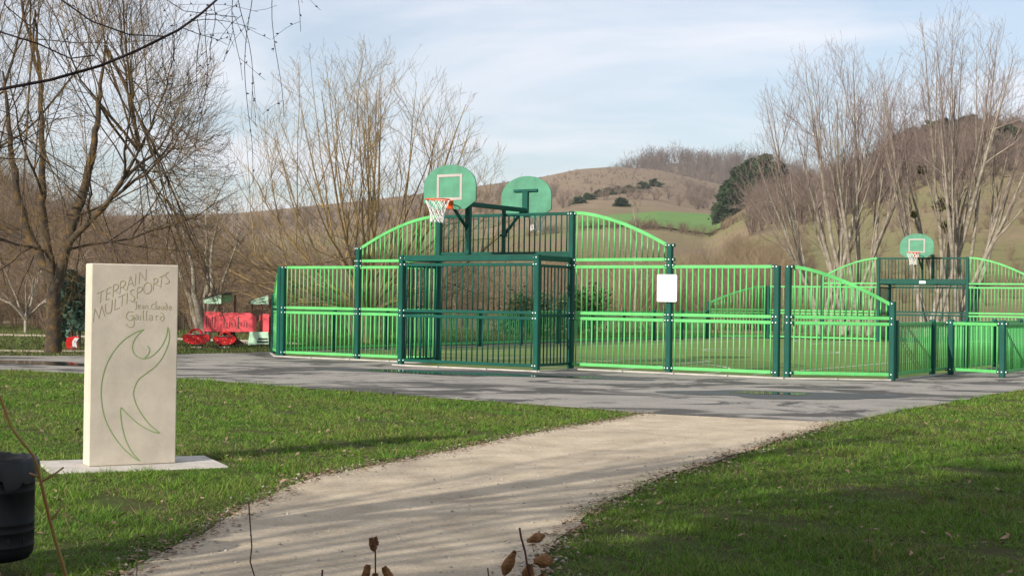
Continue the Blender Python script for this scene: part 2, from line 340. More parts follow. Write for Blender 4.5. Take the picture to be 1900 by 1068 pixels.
def terrain():
    az = np.concatenate([np.linspace(-math.pi, -0.75, 60)[:-1], np.linspace(-0.75, 0.75, 260), np.linspace(0.75, math.pi, 60)[1:]])
    rr = np.concatenate([[0.5], np.linspace(4, 60, 15), np.linspace(64, 400, 85), np.geomspace(405, 6000, 60)])
    A, Q = np.meshgrid(az, rr); X = Q * np.sin(A); Y = Q * np.cos(A); Z = height(X, Y)
    V = np.stack([X, Y, Z], -1).reshape(-1, 3); na, nr = len(az), len(rr)
    i = np.arange(nr - 1)[:, None] * na; j = np.arange(na - 1)[None, :]
    F = np.stack([i + j, i + j + 1, i + na + j + 1, i + na + j], -1).reshape(-1, 4)[:, ::-1]
    V = np.vstack([V, [[0, 0, 0]]]); c = len(V) - 1
    F = np.vstack([F, [[c, c, c, c]]])[:-1]
    me = mesh('ground', V, np.ascontiguousarray(F), 'ground', True)
    return tag(obj('ground', me), kind='structure')
terrain()
# centre of the first ring is closed with a small disc below the camera
YAW = 0.5808; CX0, CY0 = -0.1771, 28.047; CL = 26.24; cY, sY = math.cos(YAW), math.sin(YAW)
def W(s, t, z=0.0): return (CX0 + s * cY + t * sY, CY0 - s * sY + t * cY, z)
def Wp(L_): return [W(s, t)[:2] for s, t in L_]

# asphalt apron, path, lawns
ASPH_NEAR = [(-40, 31.0), (-24, 29.0), (-14, 26.2), (-8.57, 24.2), (-5.17, 22.38), (-1.81, 19.58), (0.35, 17.68), (1.54, 16.62)]
ASPH_JOIN = [(1.54, 16.62), (2.5, 16.1), (3.46, 15.62)]
ASPH_RIGHT = [(3.46, 15.62), (4.22, 16.76), (5.12, 18.19), (7.98, 22.41), (13.0, 29.6), (20.0, 39.5)]
ASPH_FAR = [(-5.3, 33.4), (-7.5, 31.8), (-10.4, 29.9), (-16, 31.0), (-26, 34.0), (-40, 37.0)]
PATH_L = [(1.53, 16.55), (0.28, 14.07), (-0.65, 11.9), (-1.32, 10.22), (-1.56, 8.98), (-1.69, 7.65), (-1.76, 6.63), (-1.8, 5.0), (-1.9, 2.0)]
PATH_R = [(3.48, 15.69), (2.39, 13.2), (1.49, 11.27), (0.85, 9.72), (0.44, 8.71), (0.22, 7.8), (0.11, 6.76), (0.0, 5.0), (-0.1, 2.0)]
near_e = wob(spline(ASPH_NEAR, 0.15), 0.10, 1); right_e = wob(spline(ASPH_RIGHT, 0.15), 0.07, 2); far_e = wob(spline(ASPH_FAR, 0.3), 0.12, 3)
court_right = [(20.5, 40.5), W(12.0, 16.0)[:2], W(9.5, 9.0)[:2], W(8.2, 8.6)[:2], W(7.6, 27.0)[:2], W(-7.6, 27.0)[:2], W(-7.75, 1.0)[:2]]
asph_poly = [tuple(p) for p in near_e] + [tuple(p) for p in spline(ASPH_JOIN, 0.2)[1:-1]] + [tuple(p) for p in right_e] + court_right + [tuple(p) for p in far_e]
sheet('asphalt', asph_poly, 0.008, 'asphalt')
pl = wob(spline(PATH_L, 0.08), 0.055, 4); pr = wob(spline(PATH_R, 0.08), 0.06, 5)
path_poly = [tuple(p) for p in pl] + [tuple(p) for p in pr[::-1]]
jx = [(1.3, 16.72), (2.5, 16.28), (3.6, 15.75)]
sheet('gravel_path', path_poly, 0.014, 'limestone_path')
for nm, pts, w_ in (('far_footpath', [(-60, 50), (-30, 46.5), (-18, 45.0), (-11.5, 43.4), (-8, 41.8), (-6.2, 39)], 0.85), ('lane', [(-40, 39.5), (-22, 35.4), (-14.5, 33.2), (-11.2, 32.1), (-9.5, 32.5)], 0.55)):
    c_ = spline(pts, 0.5); d = np.gradient(c_, axis=0); n_ = np.stack([-d[:, 1], d[:, 0]], 1); n_ /= np.linalg.norm(n_, axis=1, keepdims=True)
    a_ = wob(c_ + n_ * w_, 0.12, 7); b_ = wob(c_ - n_ * w_, 0.12, 8)
    sheet('gravel_path', [tuple(p) for p in a_] + [tuple(p) for p in b_[::-1]], 0.02, 'limestone_path')

# court surface, edging kerb, painted lines
SW = 7.05; SR = 7.40
outline = [(-5.85, -0.02), (5.85, -0.02), (SR + 0.03, 0.85), (SR + 0.03, 25.3), (5.85, 26.3), (-5.85, 26.3), (-SW - 0.03, 25.0), (-SW - 0.03, 1.15)]
sheet('sports_turf', Wp(outline), 0.016, 'turf')
goal_pad = [(-1.62, -1.28), (1.62, -1.28), (1.62, -0.02), (-1.62, -0.02)]
sheet('sports_turf', Wp(goal_pad), 0.0164, 'turf')
def strip(name, pts, w, z, mt, closed=False):
    P = [np.array(p, float) for p in pts]
    if closed: P = P + [P[0]]
    V, F = [], []
    for a, b_ in zip(P[:-1], P[1:]):
        d = (b_ - a); d /= np.linalg.norm(d); n = np.array([-d[1], d[0]]) * w / 2; k = len(V)
        for q in (a - n, b_ - n, b_ + n, a + n):
            x, y, _ = W(*q); V.append((x, y, z))
        F.append((k, k + 1, k + 2, k + 3))
    return V, F
LV, LF = [], []
def addline(pts, closed=False, w=0.06):
    V, F = strip('', pts, w, 0.0205, None, closed); k = len(LV); LV.extend(V); LF.extend([tuple(i + k for i in f) for f in F])
addline([(-5.0, 0.6), (-5.0, 25.6)]); addline([(5.0, 0.6), (5.0, 25.6)]); addline([(-6.6, 13.1), (6.6, 13.1)])
addline([(-5.9, 0.25), (5.9, 0.25)]); addline([(-5.9, 26.0), (5.9, 26.0)])
for t0, sg in ((0.25, 1), (26.0, -1)):
    addline([(4.2 * math.cos(a), t0 + sg * 4.6 * math.sin(a)) for a in np.linspace(0, math.pi, 40)])
    addline([(-2.4, t0 + sg * 0.02), (-1.8, t0 + sg * 5.4), (1.8, t0 + sg * 5.4), (2.4, t0 + sg * 0.02)])
addline([(1.8 * math.cos(a), 13.1 + 1.8 * math.sin(a)) for a in np.linspace(0, 2 * math.pi, 40)])
addline([(0.25, 2.0), (0.25, 4.4)]); addline([(-6.5, 2.0), (-6.5, 24.0)])
me = mesh('court_lines', LV, LF, 'line_white'); o = tag(obj('painted_court_lines', me), kind='structure')
# concrete edging as separate kerb stones round the visible edge
kerb_root = empty('kerb', W(-5.85, -0.05), -YAW); tag(kerb_root, kind='structure')
kpts = [(-SW - .05, 26), (-SW - .05, 1.15), (-5.87, -0.06), (-1.66, -0.06), (-1.66, -1.32), (1.66, -1.32), (1.66, -0.06), (5.87, -0.06), (SR + .05, 0.83), (SR + .05, 12)]
km = box_mesh((0.985, 0.055, 0.09), 'kerb', 0.006, 'kerb_stone')
for (a, b_) in zip(kpts[:-1], kpts[1:]):
    a = np.array(a); b_ = np.array(b_); Ln = np.linalg.norm(b_ - a); n = max(1, round(Ln)); ang = math.atan2(b_[1] - a[1], b_[0] - a[0])
    for k in range(n):
        p = a + (b_ - a) * (k + 0.5) / n
        obj('kerb_stone', km, None, kerb_root, (p[0] + 5.85, p[1] + 0.05, -0.012), (0, 0, ang), (Ln / n, 1, 1))

# puddles and damp patches
def blob(name, c, rx, ry, rot, z, mt, seed, label):
    rs = random.Random(seed); ph = [rs.random() * 6.3 for _ in range(5)]; P = []
    for k in range(72):
        a = k / 72 * 2 * math.pi; q = 1 + sum(math.sin(a * (i + 2) + ph[i]) * 0.16 / (i + 1) ** 0.5 for i in range(5))
        x, y = math.cos(a) * rx * q, math.sin(a) * ry * q
        P.append((c[0] + x * math.cos(rot) - y * math.sin(rot), c[1] + x * math.sin(rot) + y * math.cos(rot)))
    o = sheet(name, P, z, mt); o['label'] = label; return o
blob('damp_patch', (-0.6, 25.2), 2.5, 0.95, -0.35, 0.012, 'wet_asphalt', 3, 'dark damp asphalt round the puddle by the goal')
blob('puddle', (-0.75, 25.0), 1.75, 0.5, -0.38, 0.0155, 'puddle_water', 4, 'shallow puddle in front of the near goal cage')
blob('damp_patch', (3.9, 20.4), 1.35, 1.0, -0.2, 0.012, 'wet_asphalt', 8, 'dark damp asphalt round the small round puddle')
blob('puddle', (3.7, 20.7), 0.5, 0.3, -0.2, 0.0155, 'puddle_water', 9, 'small round puddle between the path and the fence')
blob('puddle', (-9.6, 27.2), 2.6, 0.55, -0.38, 0.0125, 'puddle_water', 12, 'long puddle on the asphalt before the big tree')

# ------------------------------------------------------------------ sports fence
BAR = {}
def cyl_mesh(name, r, h, mt, sides=8):
    k = (name, r, h, mt, sides)
    if k not in CACHE:
        a = np.arange(sides) * 2 * math.pi / sides
        V = [(r * math.cos(x), r * math.sin(x), z) for z in (0, h) for x in a]
        F = [(i, (i + 1) % sides, sides + (i + 1) % sides, sides + i) for i in range(sides)] + [tuple(reversed(range(sides))), tuple(range(sides, 2 * sides))]
        CACHE[k] = mesh(name, V, F, mt, True)
        CACHE[k].polygons.foreach_set('use_smooth', [True] * sides + [False] * 2)
    return CACHE[k]
def bolt_mesh():
    if 'bolt' not in CACHE:
        def f(bm): bmesh.ops.create_uvsphere(bm, u_segments=8, v_segments=5, radius=0.0135); bmesh.ops.scale(bm, vec=(1, 0.6, 1), verts=bm.verts)
        CACHE['bolt'] = bm_mesh('bolt', f, 'bolt_steel', True)
    return CACHE['bolt']
def post(par, x, y, h, joints=(), mt='dark_green', w=0.10, ang=0.0, sides=(1, 1), bolts=True, face=-1):
    """square post with chamfered edges; joints = heights of rail brackets; sides: brackets on -x / +x"""
    p = obj('post', CACHE.setdefault(('post', round(h, 3), w, mt), bm_mesh('post', lambda bm: bm_box(bm, (0, 0, h / 2), (w, w, h), 0.012), mt)), None, par, (x, y, 0), (0, 0, ang))
    for z in joints:
        for sgn, on in ((-1, sides[0]), (1, sides[1])):
            if not on: continue
            bk = obj('bracket', box_mesh((0.055, 0.05, 0.062), mt, 0.006, 'bracket'), None, p, (sgn * (w / 2 + 0.024), 0, z))
            if bolts: obj('bolt', bolt_mesh(), None, p, (sgn * (w / 2 + 0.022), face * 0.028, z))
        if bolts: obj('bolt', bolt_mesh(), None, p, (0, face * (w / 2 + 0.003), z))
    return p
def rail(par, a, b, z, mt, th=0.058, dp=0.04, z2=None, name='rail'):
    a = np.array(a); b = np.array(b); d = b - a; Ln = float(np.linalg.norm(d)); ang = math.atan2(d[1], d[0]); c = (a + b) / 2
    if z2 is None: return obj(name, box_mesh((round(Ln, 3), dp, th), mt, 0.005, 'rail'), None, par, (c[0], c[1], z), (0, 0, ang))
def bars(par, a, b, zlo, zhi, mt, n, r=0.0135, zfun=None, sides=8):
    a = np.array(a); b = np.array(b)
    for k in range(n):
        u = (k + 0.5) / n; p = a + (b - a) * u; top = zfun(u) if zfun else zhi
        obj('bar', cyl_mesh('bar', r, 1.0, mt, sides), None, par, (p[0], p[1], zlo), (0, 0, 0), (1, 1, top - zlo))
def arch(par, a, b, zfun, mt, n=14, th=0.058, dp=0.04):
    a = np.array(a); b = np.array(b); d = (b - a) / np.linalg.norm(b - a); nn = np.array([-d[1], d[0]]); V, F = [], []
    for i in range(n + 1):
        u = i / n; p = a + (b - a) * u; z = zfun(u)
        du = 0.01; sl = (zfun(min(1, u + du)) - zfun(max(0, u - du))) / (2 * du * np.linalg.norm(b - a)); l = math.hypot(1, sl); off = np.array([-sl / l, 1 / l])
        for sy, sz in ((-1, -1), (1, -1), (1, 1), (-1, 1)):
            q = p + nn * sy * dp / 2 + d * off[0] * sz * th / 2; V.append((q[0], q[1], z + off[1] * sz * th / 2))
    for i in range(n):
        for j in range(4): F.append((i * 4 + j, i * 4 + (j + 1) % 4, i * 4 + 4 + (j + 1) % 4, i * 4 + 4 + j))
    F += [(3, 2, 1, 0), tuple(n * 4 + j for j in range(4))]
    return obj('arched_rail', mesh('arched_rail', V, F, mt), None, par)
def bay(par, a, b, kind, mt='light_green', nb=17, pw=0.055, flip=False, za=None, zb=None, sides=8):
    """one bay between post centres a, b (local x,y)"""
    a = np.array(a, float); b = np.array(b, float); d = (b - a) / np.linalg.norm(b - a); a2 = a + d * pw; b2 = b - d * pw
    rail(par, a2, b2, 0.11, mt); rail(par, a2, b2, 0.969, mt); bars(par, a2, b2, 0.13, 0.95, mt, nb, sides=sides)
    if kind in ('two', 'three'):
        rail(par, a2, b2, 1.07, mt); rail(par, a2, b2, 1.935, mt); bars(par, a2, b2, 1.09, 1.92, mt, nb, sides=sides)
    if kind == 'three':
        rail(par, a2, b2, 2.068, mt)
        zf = (lambda u: za + (zb - za) * (1 - (1 - u) ** 1.65)) if zb > za else (lambda u: zb + (za - zb) * (1 - u ** 1.65))
        arch(par, a2, b2, zf, mt); bars(par, a2, b2, 2.085, None, mt, nb, zfun=lambda u: zf(u) - 0.01, sides=sides)
    if kind == 'slope':
        rail(par, a2, b2, 1.07, mt)
        zf = (lambda u: za + (zb - za) * (1 - (1 - u) ** 1.5)) if zb > za else (lambda u: zb + (za - zb) * (1 - u ** 1.5))
        arch(par, a2, b2, zf, mt); bars(par, a2, b2, 1.09, None, mt, nb, zfun=lambda u: zf(u) - 0.01, sides=sides)
def fence(s0, t0, label, group=None, name='sports_fence'):
    return empty(name, W(s0, t0), -YAW, label, 'fence', group)
J2 = (0.11, 0.969, 1.07, 1.935); J3 = (0.11, 0.969, 1.07, 1.963, 2.068, 2.325)
G = 1.55; S1 = G + 2.07; S2 = G + 4.147
# near end, wing by the red play structure
e = fence(-S2, 0, 'light green barred fence wing between the near goal and the red play structure')
post(e, 0, 0, 1.955, J2, sides=(0, 1)); post(e, 2.077, 0, 2.348, J3)
bay(e, (0, 0), (2.077, 0), 'two'); bay(e, (2.077, 0), (4.147, 0), 'three', za=2.325, zb=2.955)
# near end, wing with the notice
e = fence(G, 0, 'light green barred fence wing between the near goal and the corner, carrying the white notice')
post(e, 2.07, 0, 2.348, J3); post(e, 4.147, 0, 1.955, J2, sides=(1, 0))
bay(e, (0, 0), (2.07, 0), 'three', za=2.955, zb=2.325); bay(e, (2.07, 0), (4.147, 0), 'two')
# near corners
e = fence(S2 + 0.19, 0.03, 'sloping arched light green corner panel joining the notice wing to the low fence')
post(e, 0, 0, 1.955, J2, sides=(0, 1)); post(e, 1.56, 0.83, 1.36, (0.11, 0.969, 1.07, 1.32), sides=(1, 0))
bay(e, (0, 0), (1.56, 0.83), 'slope', za=1.935, zb=1.315, nb=17)
e = fence(-S2 - 0.15, 0.05, 'arched light green corner panel seen edge-on beside the red play structure')
post(e, 0, 0, 1.955, J2, sides=(0, 0), bolts=False); post(e, -1.18, 1.1, 1.36, (), bolts=False)
bay(e, (0, 0), (-1.18, 1.1), 'slope', za=1.935, zb=1.315, nb=13)
# low side fence, play-structure side
e = fence(-SW, 1.25, 'long low light green side fence on the play structure side of the court')
ts = [0.0, 2.05, 4.1, 6.15, 8.25, 10.3, 12.35, 14.4, 16.45, 18.55, 20.6, 22.6]
for i, t in enumerate(ts):
    post(e, 0, t, 1.05, (0.11, 0.969) if i > 3 else (), ang=R(90), bolts=False)
    if i: bay(e, (0, ts[i - 1]), (0, t), 'one', nb=18, sides=6)
# low side fence, chicane side
e = fence(SR, 1.15, 'long low light green side fence running behind the entrance barrier')
ts = [0.0, 2.12, 4.25, 6.4, 8.5, 10.6, 12.7, 14.8, 16.9, 19.0, 21.1, 23.2]
for i, t in enumerate(ts):
    post(e, 0, t, 1.04, (0.11, 0.969) if i < 5 else (), ang=R(90), bolts=i < 5, face=1)
    if i and i < 9: bay(e, (0, ts[i - 1]), (0, t), 'one', nb=18, sides=6)
# entrance barrier
e = fence(SR + 0.17, 3.86, 'low light green entrance barrier standing out from the side fence', name='entrance_barrier')
post(e, 0, 0, 1.05, (0.11, 0.985)); post(e, 1.04, -0.36, 1.05, (0.11, 0.985)); bay(e, (0, 0), (1.04, -0.36), 'one', nb=9)
post(e, 1.02, 1.75, 1.05, (0.11, 0.985), ang=R(90)); post(e, 1.0, 3.85, 1.05, (), ang=R(90), bolts=False)
bay(e, (1.04, -0.36), (1.02, 1.75), 'one', nb=18); bay(e, (1.02, 1.75), (1.0, 3.85), 'one', nb=18, sides=6)
# far corner and far end wings
e = fence(-SW, 24.0, 'distant arched light green corner panel at the far end of the low side fence')
post(e, 0, 0.0, 1.36, (), bolts=False); post(e, 1.25, 2.15, 1.955, (), bolts=False); bay(e, (0, 0.0), (1.25, 2.15), 'slope', za=1.315, zb=1.935, nb=17, sides=6)
e = fence(-S2, CL, 'distant light green fence wing between the far corner and the far goal')
post(e, 0, 0, 1.955, (), bolts=False); post(e, 2.077, 0, 2.348, (), bolts=False)
bay(e, (0, 0), (2.077, 0), 'two', sides=6); bay(e, (2.077, 0), (4.147, 0), 'three', za=2.325, zb=2.955, sides=6)
e = fence(G, CL, 'distant light green fence wing on the chicane side of the far goal')
post(e, 2.07, 0, 2.348, (), bolts=False); post(e, 4.147, 0, 1.955, (), bolts=False)
bay(e, (0, 0), (2.07, 0), 'three', za=2.955, zb=2.325, sides=6); bay(e, (2.07, 0), (4.147, 0), 'two', sides=6)
e = fence(S2 + 0.1, CL, 'distant arched corner panel at the chicane end of the far wing')
post(e, 1.35, -0.9, 1.36, (), bolts=False); bay(e, (0, 0), (1.35, -0.9), 'slope', za=1.935, zb=1.315, nb=15, sides=6)

def goal(t0, sg, label, bolts, nbar=25):
    """cage goal: mouth on the goal line, cage 1.2 m deep away from the court (sg=-1 near, +1 far)"""
    e = empty('goal_cage', W(0, t0), -YAW, label, 'goal'); M = 'dark_green'; y = sg * 1.2; sd = 6 if not bolts else 8
    for x in (-G, G):
        post(e, x, 0, 2.986, (0.969, 1.07, 1.963, 2.068, 2.94) if bolts else (), sides=(1, 1), bolts=bolts, w=0.105)
        post(e, x, y, 2.135, (0.11, 0.969, 1.07, 1.955, 2.08) if bolts else (), sides=(x > 0, x < 0), bolts=bolts, w=0.105)
    rail(e, (-G + .055, 0), (G - .055, 0), 2.115, M, 0.12, 0.09, name='crossbar')
    rail(e, (-G + .055, y), (G - .055, y), 2.075, M, 0.11, 0.07, name='top_beam')
    for x in (-G, G):
        rail(e, (x, y - sg * 0.055), (x, -(-sg) * 0.055), 2.07, M, 0.10, 0.06, name='top_beam')
        for z in (0.12, 1.02, 1.93): rail(e, (x, y - sg * .055), (x, sg * .055), z, M, 0.05, 0.04)
        bars(e, (x, y - sg * .06), (x, sg * .06), 0.14, 1.91, M, 9, sides=sd)
    for z in (0.11, 0.969, 1.07, 1.95): rail(e, (-G + .055, y), (G - .055, y), z, M)
    bars(e, (-G + .055, y), (G - .055, y), 0.13, 0.95, M, nbar, sides=sd); bars(e, (-G + .055, y), (G - .055, y), 1.09, 1.93, M, nbar, sides=sd)
    rail(e, (-G + .055, 0), (G - .055, 0), 2.945, M); rail(e, (-G + .055, 0), (G - .055, 0), 2.205, M, 0.05)
    bars(e, (-G + .055, 0), (G - .055, 0), 2.22, 2.93, M, nbar, sides=sd)
    return e
goal(0, -1, 'dark green barred cage goal on the near goal line with puddle in front', True)
ge = goal(CL, 1, 'distant dark green barred cage goal at the far end of the court', False)
obj('badge', box_mesh((0.22, 0.006, 0.09), 'white_paint', 0, 'badge'), None, ge, (0.02, -0.049, 2.115))

# ------------------------------------------------------------------ basketball stands
def board_outline(w=1.18, h=0.82):
    P = [(-w * 0.30, 0), (w * 0.30, 0), (w / 2, h * 0.18), (w / 2, h * 0.52)]
    for k in range(1, 20):
        a = math.pi * k / 20; P.append((w / 2 * math.cos(a), h * 0.52 + h * 0.48 * math.sin(a)))
    P += [(-w / 2, h * 0.52), (-w / 2, h * 0.18)]; return P
def ring_pts(r, z, n=24, cy=0.0): return [(r * math.cos(a), cy + r * math.sin(a), z) for a in np.linspace(0, 2 * math.pi, n + 1)]
def net_mesh(cy, z0, seed):
    rs = random.Random(seed); polys = []; n = 12; lv = [(0.222, 0), (0.185, -0.09), (0.150, -0.17), (0.128, -0.25), (0.12, -0.33), (0.125, -0.40)]
    for k in range(n):
        for dr in (-1, 1):
            P = []
            for i, (r, z) in enumerate(lv):
                a = (k + dr * i * 0.5) * 2 * math.pi / n + (rs.random() - .5) * 0.12
                P.append((r * math.cos(a) * 1.0, cy + r * math.sin(a), z0 + z + (rs.random() - .5) * 0.015))
            polys.append((P, [0.006] * len(P)))
    return tubes_mesh('net', polys, 'net_white', lambda r: 4)
def basket(e, yb, face, z0=2.95, back_T=True):
    """board front plane at y=yb, facing direction face (+1/-1 in local y)"""
    me = prism('backboard', board_outline(), 0.03, 'board_green'); bo = obj('backboard', me, None, e, (0, yb if face < 0 else yb - 0.03, z0))
    # target square on the front
    yf = -0.004 if face < 0 else 0.034; w, h, t, zb = 0.57, 0.43, 0.05, 0.19
    for nm, c, s in (('target_frame', (0, yf, zb), (w, 0.008, t)), ('target_frame', (0, yf, zb + h), (w, 0.008, t)), ('target_frame', (-w / 2 + t / 2, yf, zb + h / 2), (t, 0.008, h - t)), ('target_frame', (w / 2 - t / 2, yf, zb + h / 2), (t, 0.008, h - t))):
        obj(nm, box_mesh(s, 'frame_grey', 0.002, 'target_frame'), None, bo, c)
    zr = z0 + 0.155; cy = yb + face * 0.37
    V, F = tube_arrays(np.array([ring_pts(0.225, zr, 28, cy)]), np.full((1, 29), 0.011), 6)
    rg = obj('ring', mesh('ring', V, F, 'orange', True), None, e)
    obj('ring_mount', bm_mesh('ring_mount', lambda bm: (bm_box(bm, (0, yb + face * 0.075, zr - 0.01), (0.17, 0.14, 0.02), 0.003), bm_box(bm, (0, yb + face * 0.012, zr - 0.07), (0.17, 0.016, 0.16), 0.003), bm_box(bm, (0.06, yb + face * 0.06, zr - 0.05), (0.015, 0.10, 0.09)), bm_box(bm, (-0.06, yb + face * 0.06, zr - 0.05), (0.015, 0.10, 0.09))), 'orange'), None, rg)
    obj('net', net_mesh(cy, zr - 0.012, 5), None, rg)
    # T-shaped bracket behind
    yk = yb - face * 0.055
    obj('board_bracket', bm_mesh('board_bracket', lambda bm: (bm_box(bm, (0, yk, z0 + 0.27), (0.13, 0.05, 0.50), 0.004), bm_box(bm, (0, yk + face * 0.004, z0 + 0.53), (0.56, 0.04, 0.05), 0.004)), 'dark_green'), None, e)
e = empty('basketball_stand', W(0, -1.2), -YAW, 'double basketball stand with two rounded green backboards above the near goal', 'basketball hoop')
M = 'dark_green'
obj('post', bm_mesh('post', lambda bm: bm_box(bm, (0, 0, 2.63), (0.10, 0.10, 0.98), 0.01), M), None, e)
obj('post', bm_mesh('post', lambda bm: bm_box(bm, (0, 1.2, 2.66), (0.065, 0.065, 0.92), 0.008), M), None, e)
obj('arm', bm_mesh('arm', lambda bm: bm_box(bm, (0, 0.72, 3.085), (0.09, 2.45, 0.085), 0.008), M), None, e)
tube_obj('brace', [(0, -0.48, 2.98), (0, -0.03, 2.62)], 0.032, M, e, 6); tube_obj('brace', [(0, 1.85, 3.06), (0, 1.21, 2.55)], 0.032, M, e, 6)
obj('collar', bm_mesh('collar', lambda bm: bm_box(bm, (0, 1.2, 2.55), (0.12, 0.11, 0.05), 0.005), M), None, e)
basket(e, -0.62, -1); basket(e, 2.02, 1)
e = empty('basketball_stand', W(0, CL + 1.2), -YAW, 'distant single basketball stand with pale green backboard above the far goal', 'basketball hoop')
obj('post', bm_mesh('post', lambda bm: bm_box(bm, (0, 0, 2.60), (0.10, 0.10, 0.93), 0.01), M), None, e)
obj('arm', bm_mesh('arm', lambda bm: bm_box(bm, (0, -0.88, 3.075), (0.09, 1.85, 0.085), 0.008), M), None, e)
obj('post', bm_mesh('post', lambda bm: bm_box(bm, (0, -1.2, 2.65), (0.065, 0.065, 0.9), 0.008), M), None, e)
tube_obj('brace', [(0, -1.75, 3.05), (0, -1.21, 2.55)], 0.032, M, e, 6)
basket(e, -1.85, -1)
# notice on the post of the right-hand wing
e = empty('notice_sign', W(S1 - 0.01, -0.06), -YAW, 'white rounded notice board with faint grey print fixed to a fence post', 'sign')
e.rotation_euler = (0, 0, -YAW + R(10)); 
def rr_outline(w, h, r):
    P = []
    for cx_, cz_, a0 in ((w / 2 - r, h / 2 - r, 0), (-w / 2 + r, h / 2 - r, 90), (-w / 2 + r, -h / 2 + r, 180), (w / 2 - r, -h / 2 + r, 270)):
        for k in range(6): a = R(a0 + 18 * k); P.append((cx_ + r * math.cos(a), cz_ + r * math.sin(a)))
    return P
obj('panel', prism('panel', rr_outline(0.37, 0.49, 0.025), 0.012, 'white_sign'), None, e, (0, -0.045, 1.55))
obj('clamp', box_mesh((0.05, 0.04, 0.3), 'dark_green', 0.003, 'clamp'), None, e, (0, -0.012, 1.55))
rs = random.Random(4)
def textlines(bm):
    bm_box(bm, (0, -0.0462, 1.765), (0.29, 0.001, 0.014))
    for i in range(9):
        z = 1.725 - i * 0.038; x = -0.14
        while x < 0.12:
            w = 0.012 + rs.random() * 0.025; bm_box(bm, (x + w / 2, -0.0462, z), (w, 0.001, 0.003)); x += w + 0.007
        if i == 3: pass
obj('printed_text', bm_mesh('printed_text', textlines, 'sign_text'), None, e)

# ------------------------------------------------------------------ carved stone slab
def lerp_uv(zx, zy, region, sc):                       # drawing coordinates of the carving -> metres on the face
    x = region[0] + zx / sc; y = region[1] + zy / sc
    u = (x - 167.5 - (866 - y) * 0.0105) / 159.5; v = (866 - y - u * 6) / 375.0 + u * 0.003
    return u * SLW, v * SLH
SLW, SLD, SLH = 0.655, 0.19, 1.51
sl_ang = R(29.0)
stele = empty('carved_stone', (-3.125, 10.71, 0.012), sl_ang, 'tall pale limestone slab carved with sports ground lettering and a green flame figure', 'monument')
obj('slab', bm_mesh('slab', lambda bm: bm_box(bm, (SLW / 2, SLD / 2, SLH / 2), (SLW, SLD, SLH), 0.007), 'stone'), None, stele)
def stroke_mesh(name, strokes, w, mt, z=-0.0015):
    V, F = [], []
    for P in strokes:
        P = np.array(P, float); 
        if len(P) < 2: continue
        d = np.gradient(P, axis=0); d /= np.linalg.norm(d, axis=1, keepdims=True) + 1e-9; n = np.stack([-d[:, 1], d[:, 0]], 1); k = len(V)
        for i, (p, q) in enumerate(zip(P, n)):
            ww = w * (0.5 if 0 < i < len(P) - 1 else 0.32)
            V += [(p[0] - q[0] * ww, z, p[1] - q[1] * ww), (p[0], z - 0.0006, p[1]), (p[0] + q[0] * ww, z, p[1] + q[1] * ww)]
        for i in range(len(P) - 1):
            a = k + i * 3; F += [(a, a + 1, a + 4, a + 3), (a + 1, a + 2, a + 5, a + 4)]
    return mesh(name, V, F, mt)
RA = ((140, 480), 5.34); RB = ((140, 590), 3.683)
def cv(pts, reg=RA, smooth=True):
    if len(pts) > 2 and smooth:
        pts = spline(pts, 6)
    return [lerp_uv(x, y, reg[0], reg[1]) for x, y in pts]
def ln(*pts): return cv(pts, RA, False)
letters = {
 'T': [ln((218, 355), (290, 318)), ln((257, 337), (250, 445))],
 'E': [ln((312, 303), (303, 415)), ln((312, 303), (352, 284)), ln((308, 357), (345, 340)), ln((303, 415), (340, 398))],
 'R': [ln((375, 265), (370, 385)), cv([(375, 266), (405, 252), (422, 264), (418, 292), (398, 312), (373, 325)]), ln((392, 316), (434, 352))],
 'R2': [ln((443, 228), (438, 345)), cv([(443, 230), (472, 216), (490, 228), (486, 256), (466, 277), (442, 290)]), ln((460, 281), (502, 313))],
 'A': [ln((504, 310), (540, 168)), ln((540, 168), (570, 266)), ln((517, 254), (562, 233))],
 'I': [ln((592, 143), (585, 262))],
 'N': [ln((630, 122), (622, 242)), ln((630, 122), (690, 208)), ln((690, 208), (695, 88))],
 'M': [ln((182, 635), (198, 503)), ln((198, 503), (237, 598)), ln((237, 598), (263, 468)), ln((263, 468), (292, 577))],
 'U': [cv([(300, 448), (297, 510), (310, 543), (335, 542), (354, 520), (360, 470), (364, 408)])],
 'L': [ln((394, 396), (387, 508)), ln((387, 508), (438, 484))],
 'T2': [ln((420, 384), (496, 344)), ln((463, 362), (456, 470))],
 'I2': [ln((510, 333), (505, 446))],
 'S': [cv([(580, 298), (552, 304), (540, 326), (553, 350), (580, 374), (579, 400), (557, 418), (534, 408)])],
 'P': [ln((611, 276), (604, 386)), cv([(611, 278), (640, 268), (656, 284), (645, 311), (608, 331)])],
 'O': [cv([(708 + 40 * math.cos(a), 278 + 56 * math.sin(a) - 8 * math.cos(a)) for a in np.linspace(0, 6.283, 17)])],
 'R3': [ln((771, 183), (765, 299)), cv([(760, 190), (790, 174), (809, 189), (800, 216), (770, 237)]), ln((784, 229), (836, 262))],
 'T3': [ln((822, 167), (884, 133)), ln((851, 150), (839, 266))],
 'S2': [cv([(920, 106), (894, 123), (888, 150), (905, 170), (923, 191), (915, 216), (884, 229)])],
}
